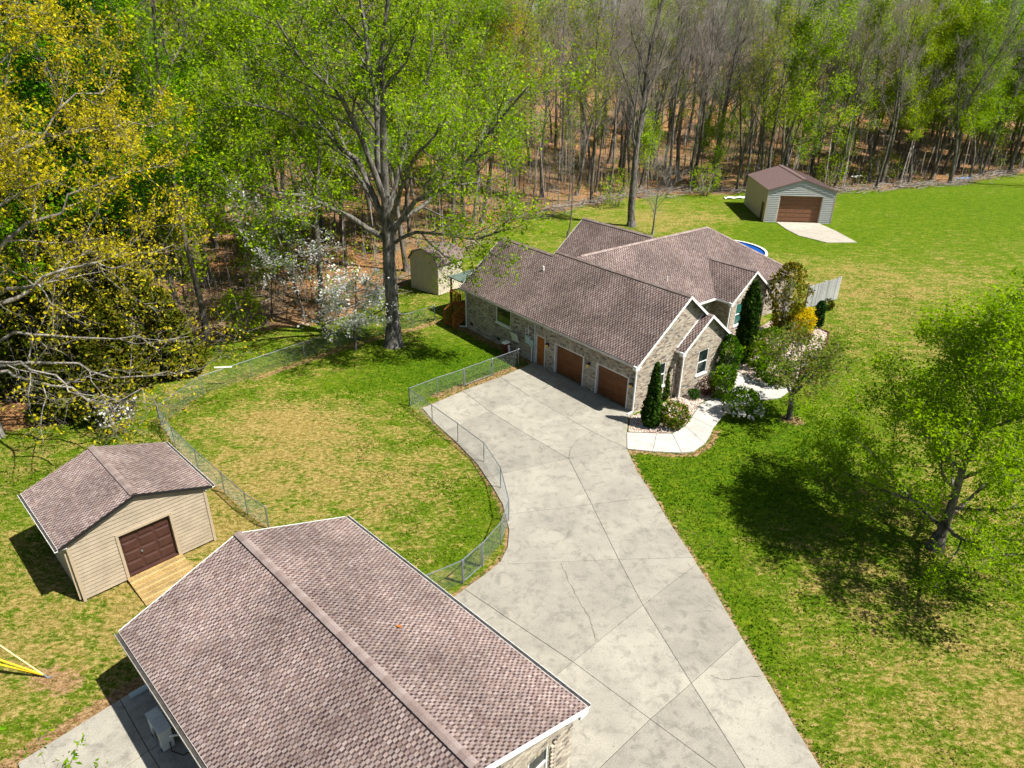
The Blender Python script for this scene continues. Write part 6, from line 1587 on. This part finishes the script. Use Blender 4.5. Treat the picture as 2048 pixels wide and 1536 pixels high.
g = np.random.default_rng(18); n = 48; d_ = g.normal(size=(n, 3)); d_ /= np.linalg.norm(d_, axis=1)[:, None]; d_[:, 2] = np.abs(d_[:, 2]) * 0.7 - 0.25
P_ = d_ * np.array([1.0, 0.95, 0.9]) + np.array([0.05, -0.15, 0.75]); d_[:, 1] = -np.abs(d_[:, 1]); P_ = d_ * np.array([1.05, 1.0, 0.9]) + np.array([0.05, -0.1, 0.7]); P_ = np.repeat(P_, 9, 0) + g.normal(size=(n * 9, 3)) * 0.045; P_[:, 2] = np.maximum(P_[:, 2], 0.1)
v, f = leaf_quads(P_, 0.12, g, 0.5, 0.9); np_obj('flowers', v, f, MAT['petal'], az_, leaf_cols(len(P_), (0.70, 0.68, 0.66), (0.84, 0.82, 0.80), g), kind='stuff')
CED = [(-23.6, 36.6, 6.5, 2.4), (-26.6, 38.6, 8.5, 2.8), (-29.5, 36.4, 8.0, 2.6), (-21.2, 39.2, 5.4, 2.1), (-24.6, 41.6, 8.8, 2.6), (-31.5, 40.5, 9.5, 2.8), (-22.6, 33.6, 4.2, 1.9), (-25.0, 33.4, 3.6, 1.7)]
CEDL = ['broad olive cedar behind the cream shed, nearest to the fence corner', 'tall dark cedar under the yellow catkin tree', 'dark cedar at the left picture edge behind the catkin trunk', 'low rounded cedar beside the back fence corner', 'tall olive cedar at the back of the evergreen clump', 'tallest cedar at the left edge of the clump', 'low evergreen right behind the shed roof', 'low dark evergreen between shed roof and catkin trunk']
for i, (x, y, h_, r_) in enumerate(CED):
    blob('cedar', (x, y, 0), CEDL[i], r_, r_, h_, 7000 if h_ > 5 else 4200, 0.30, OLIVE, 30 + i, 'needle', shape='cone', odd=(0.12, 0.11, 0.012), podd=0.2, group='cedars under the catkin tree')
for i, (x, y, h_, r_, lab) in enumerate(((-19.0, 45.0, 3.6, 1.6, 'bright green understorey bush beside the tall dogwood'), (13.0, 90.0, 4.4, 2.6, 'fresh green bush right of the tallest bare tree'), (26.5, 98.0, 4.5, 2.2, 'lime green bush left of the far garage'), (47.0, 106.0, 5.0, 2.4, 'yellow green bush right of the far garage'), (58.0, 112.0, 4.5, 3.0, 'low yellow green bush at the right wood edge'))):
    blob('woodland_bush', (x, y, float(terrain(x, y))), lab, r_, r_, h_, 750, 0.24, (FRESH[0], LIME[1]), 60 + i, stems=14)
T = Tree(77); tr = T.grow((0, 0, -0.2), (0, 0, 1), 5.2, 0.06, 6, 0.04, 0.02, 6, 0, 0.2); T.kids(tr, 14, 0.3, 1.0, (35, 60), lambda q_: 1.5 * (1.1 - .6 * q_), 0.5, 4, 0.1, 0.1, 4, 1, 0.008)
T.twigs((0, 1), 4.0, 0.3, 0.2, 0.005, second=1, L2=0.2, t0=0.3)
fo = T.leaves(3, 0.13, GREEN[0], FRESH[1], 0.12, 0.9, 0.3, 0.4, 0.0, LIME[0], 0.2)
T.build('young_tree', (-10.2, 9.6, 0), 'top of a young green tree at the bottom left picture corner', None, 'bark_dark', 'twig', fo)
T = Tree(78); tr = T.grow((0, 0, -0.2), (0, 0, 1), 6.0, 0.06, 6, 0.04, 0.02, 6, 0, 0.2); T.kids(tr, 14, 0.3, 1.0, (35, 60), lambda q_: 1.4 * (1.1 - .6 * q_), 0.5, 4, 0.1, 0.1, 4, 1, 0.008)
T.twigs((0, 1), 4.0, 0.3, 0.2, 0.005, second=1, L2=0.2, t0=0.3)
fo = T.leaves(3, 0.14, GREEN[0], GREEN[1], 0.12, 0.9, 0.3, 0.4, 0.0, LIME[0], 0.1)
T.build('young_tree', (-13.9, 11.0, 0), 'green sapling top at the left picture edge below the guy wires', None, 'bark_dark', 'twig', fo)

# ------------------------------------------------------------------ grass tufts on the lawns
gg = np.random.default_rng(99); N = 260000
x = gg.uniform(-26, 34, N); y = gg.uniform(11.5, 62, N) ** 1.0
keep = gg.uniform(0, 1, N) < np.clip(26 / np.hypot(x, y), 0, 1) ** 1.2; x, y = x[keep], y[keep]
bad = (y > tree_line(x) - 0.5)
for p in SLABS + WALK + PATIO + [BED_R, BED_C, FOOT_HOUSE, FOOT_BARN, FOOT_SHED]: bad |= in_poly(x, y, p)
bad |= ~((np.abs(x / (y * _c + 8.5)) < 0.80)); x, y = x[~bad], y[~bad]
dr = np.full(len(x), 0.40)
for cx_, cy_, rx, ry, k in DRY: dr = dr + k * np.exp(-((x - cx_) / rx) ** 2 - ((y - cy_) / ry) ** 2)
nz = vnoise(x, y, 1.1, 1) * 0.5 + vnoise(x, y, 0.45, 2) * 0.3 + vnoise(x, y, 3.5, 3) * 0.4
gk = np.clip((nz + dr - 1.02) * 3.0 + 0.5 + gg.normal(size=len(x)) * 0.2, 0, 1)
sel = (gk < 0.75) | (gg.uniform(0, 1, len(x)) < 0.35); x, y, gk = x[sel], y[sel], gk[sel]; N = len(x)
g1 = np.array((0.036, 0.095, 0.002)); g2 = np.array((0.12, 0.225, 0.005)); st_ = np.array((0.34, 0.25, 0.085))
c = (g1 + (g2 - g1) * gg.uniform(0, 1, (N, 1))); c = c * (1 - gk[:, None]) + st_ * gk[:, None]
h = gg.uniform(0.03, 0.085, N) * (1.3 - 0.7 * gk); a = gg.uniform(0, 6.28, N); wd = gg.uniform(0.02, 0.055, N)
b0 = np.stack([x - np.cos(a) * wd, y - np.sin(a) * wd, np.full(N, -0.02)], 1); b1 = np.stack([x + np.cos(a) * wd, y + np.sin(a) * wd, np.full(N, -0.02)], 1)
t1 = np.stack([x + gg.normal(size=N) * 0.05, y + gg.normal(size=N) * 0.05, h], 1)
v = np.stack([b0, b1, t1], 1).reshape(-1, 3); f = np.arange(N * 3).reshape(-1, 3)
gr_ = np_obj('grass', v, f, MAT['grass'], None, c, kind='stuff'); tag(gr_, 'short patchy spring grass on the lawns', 'grass')
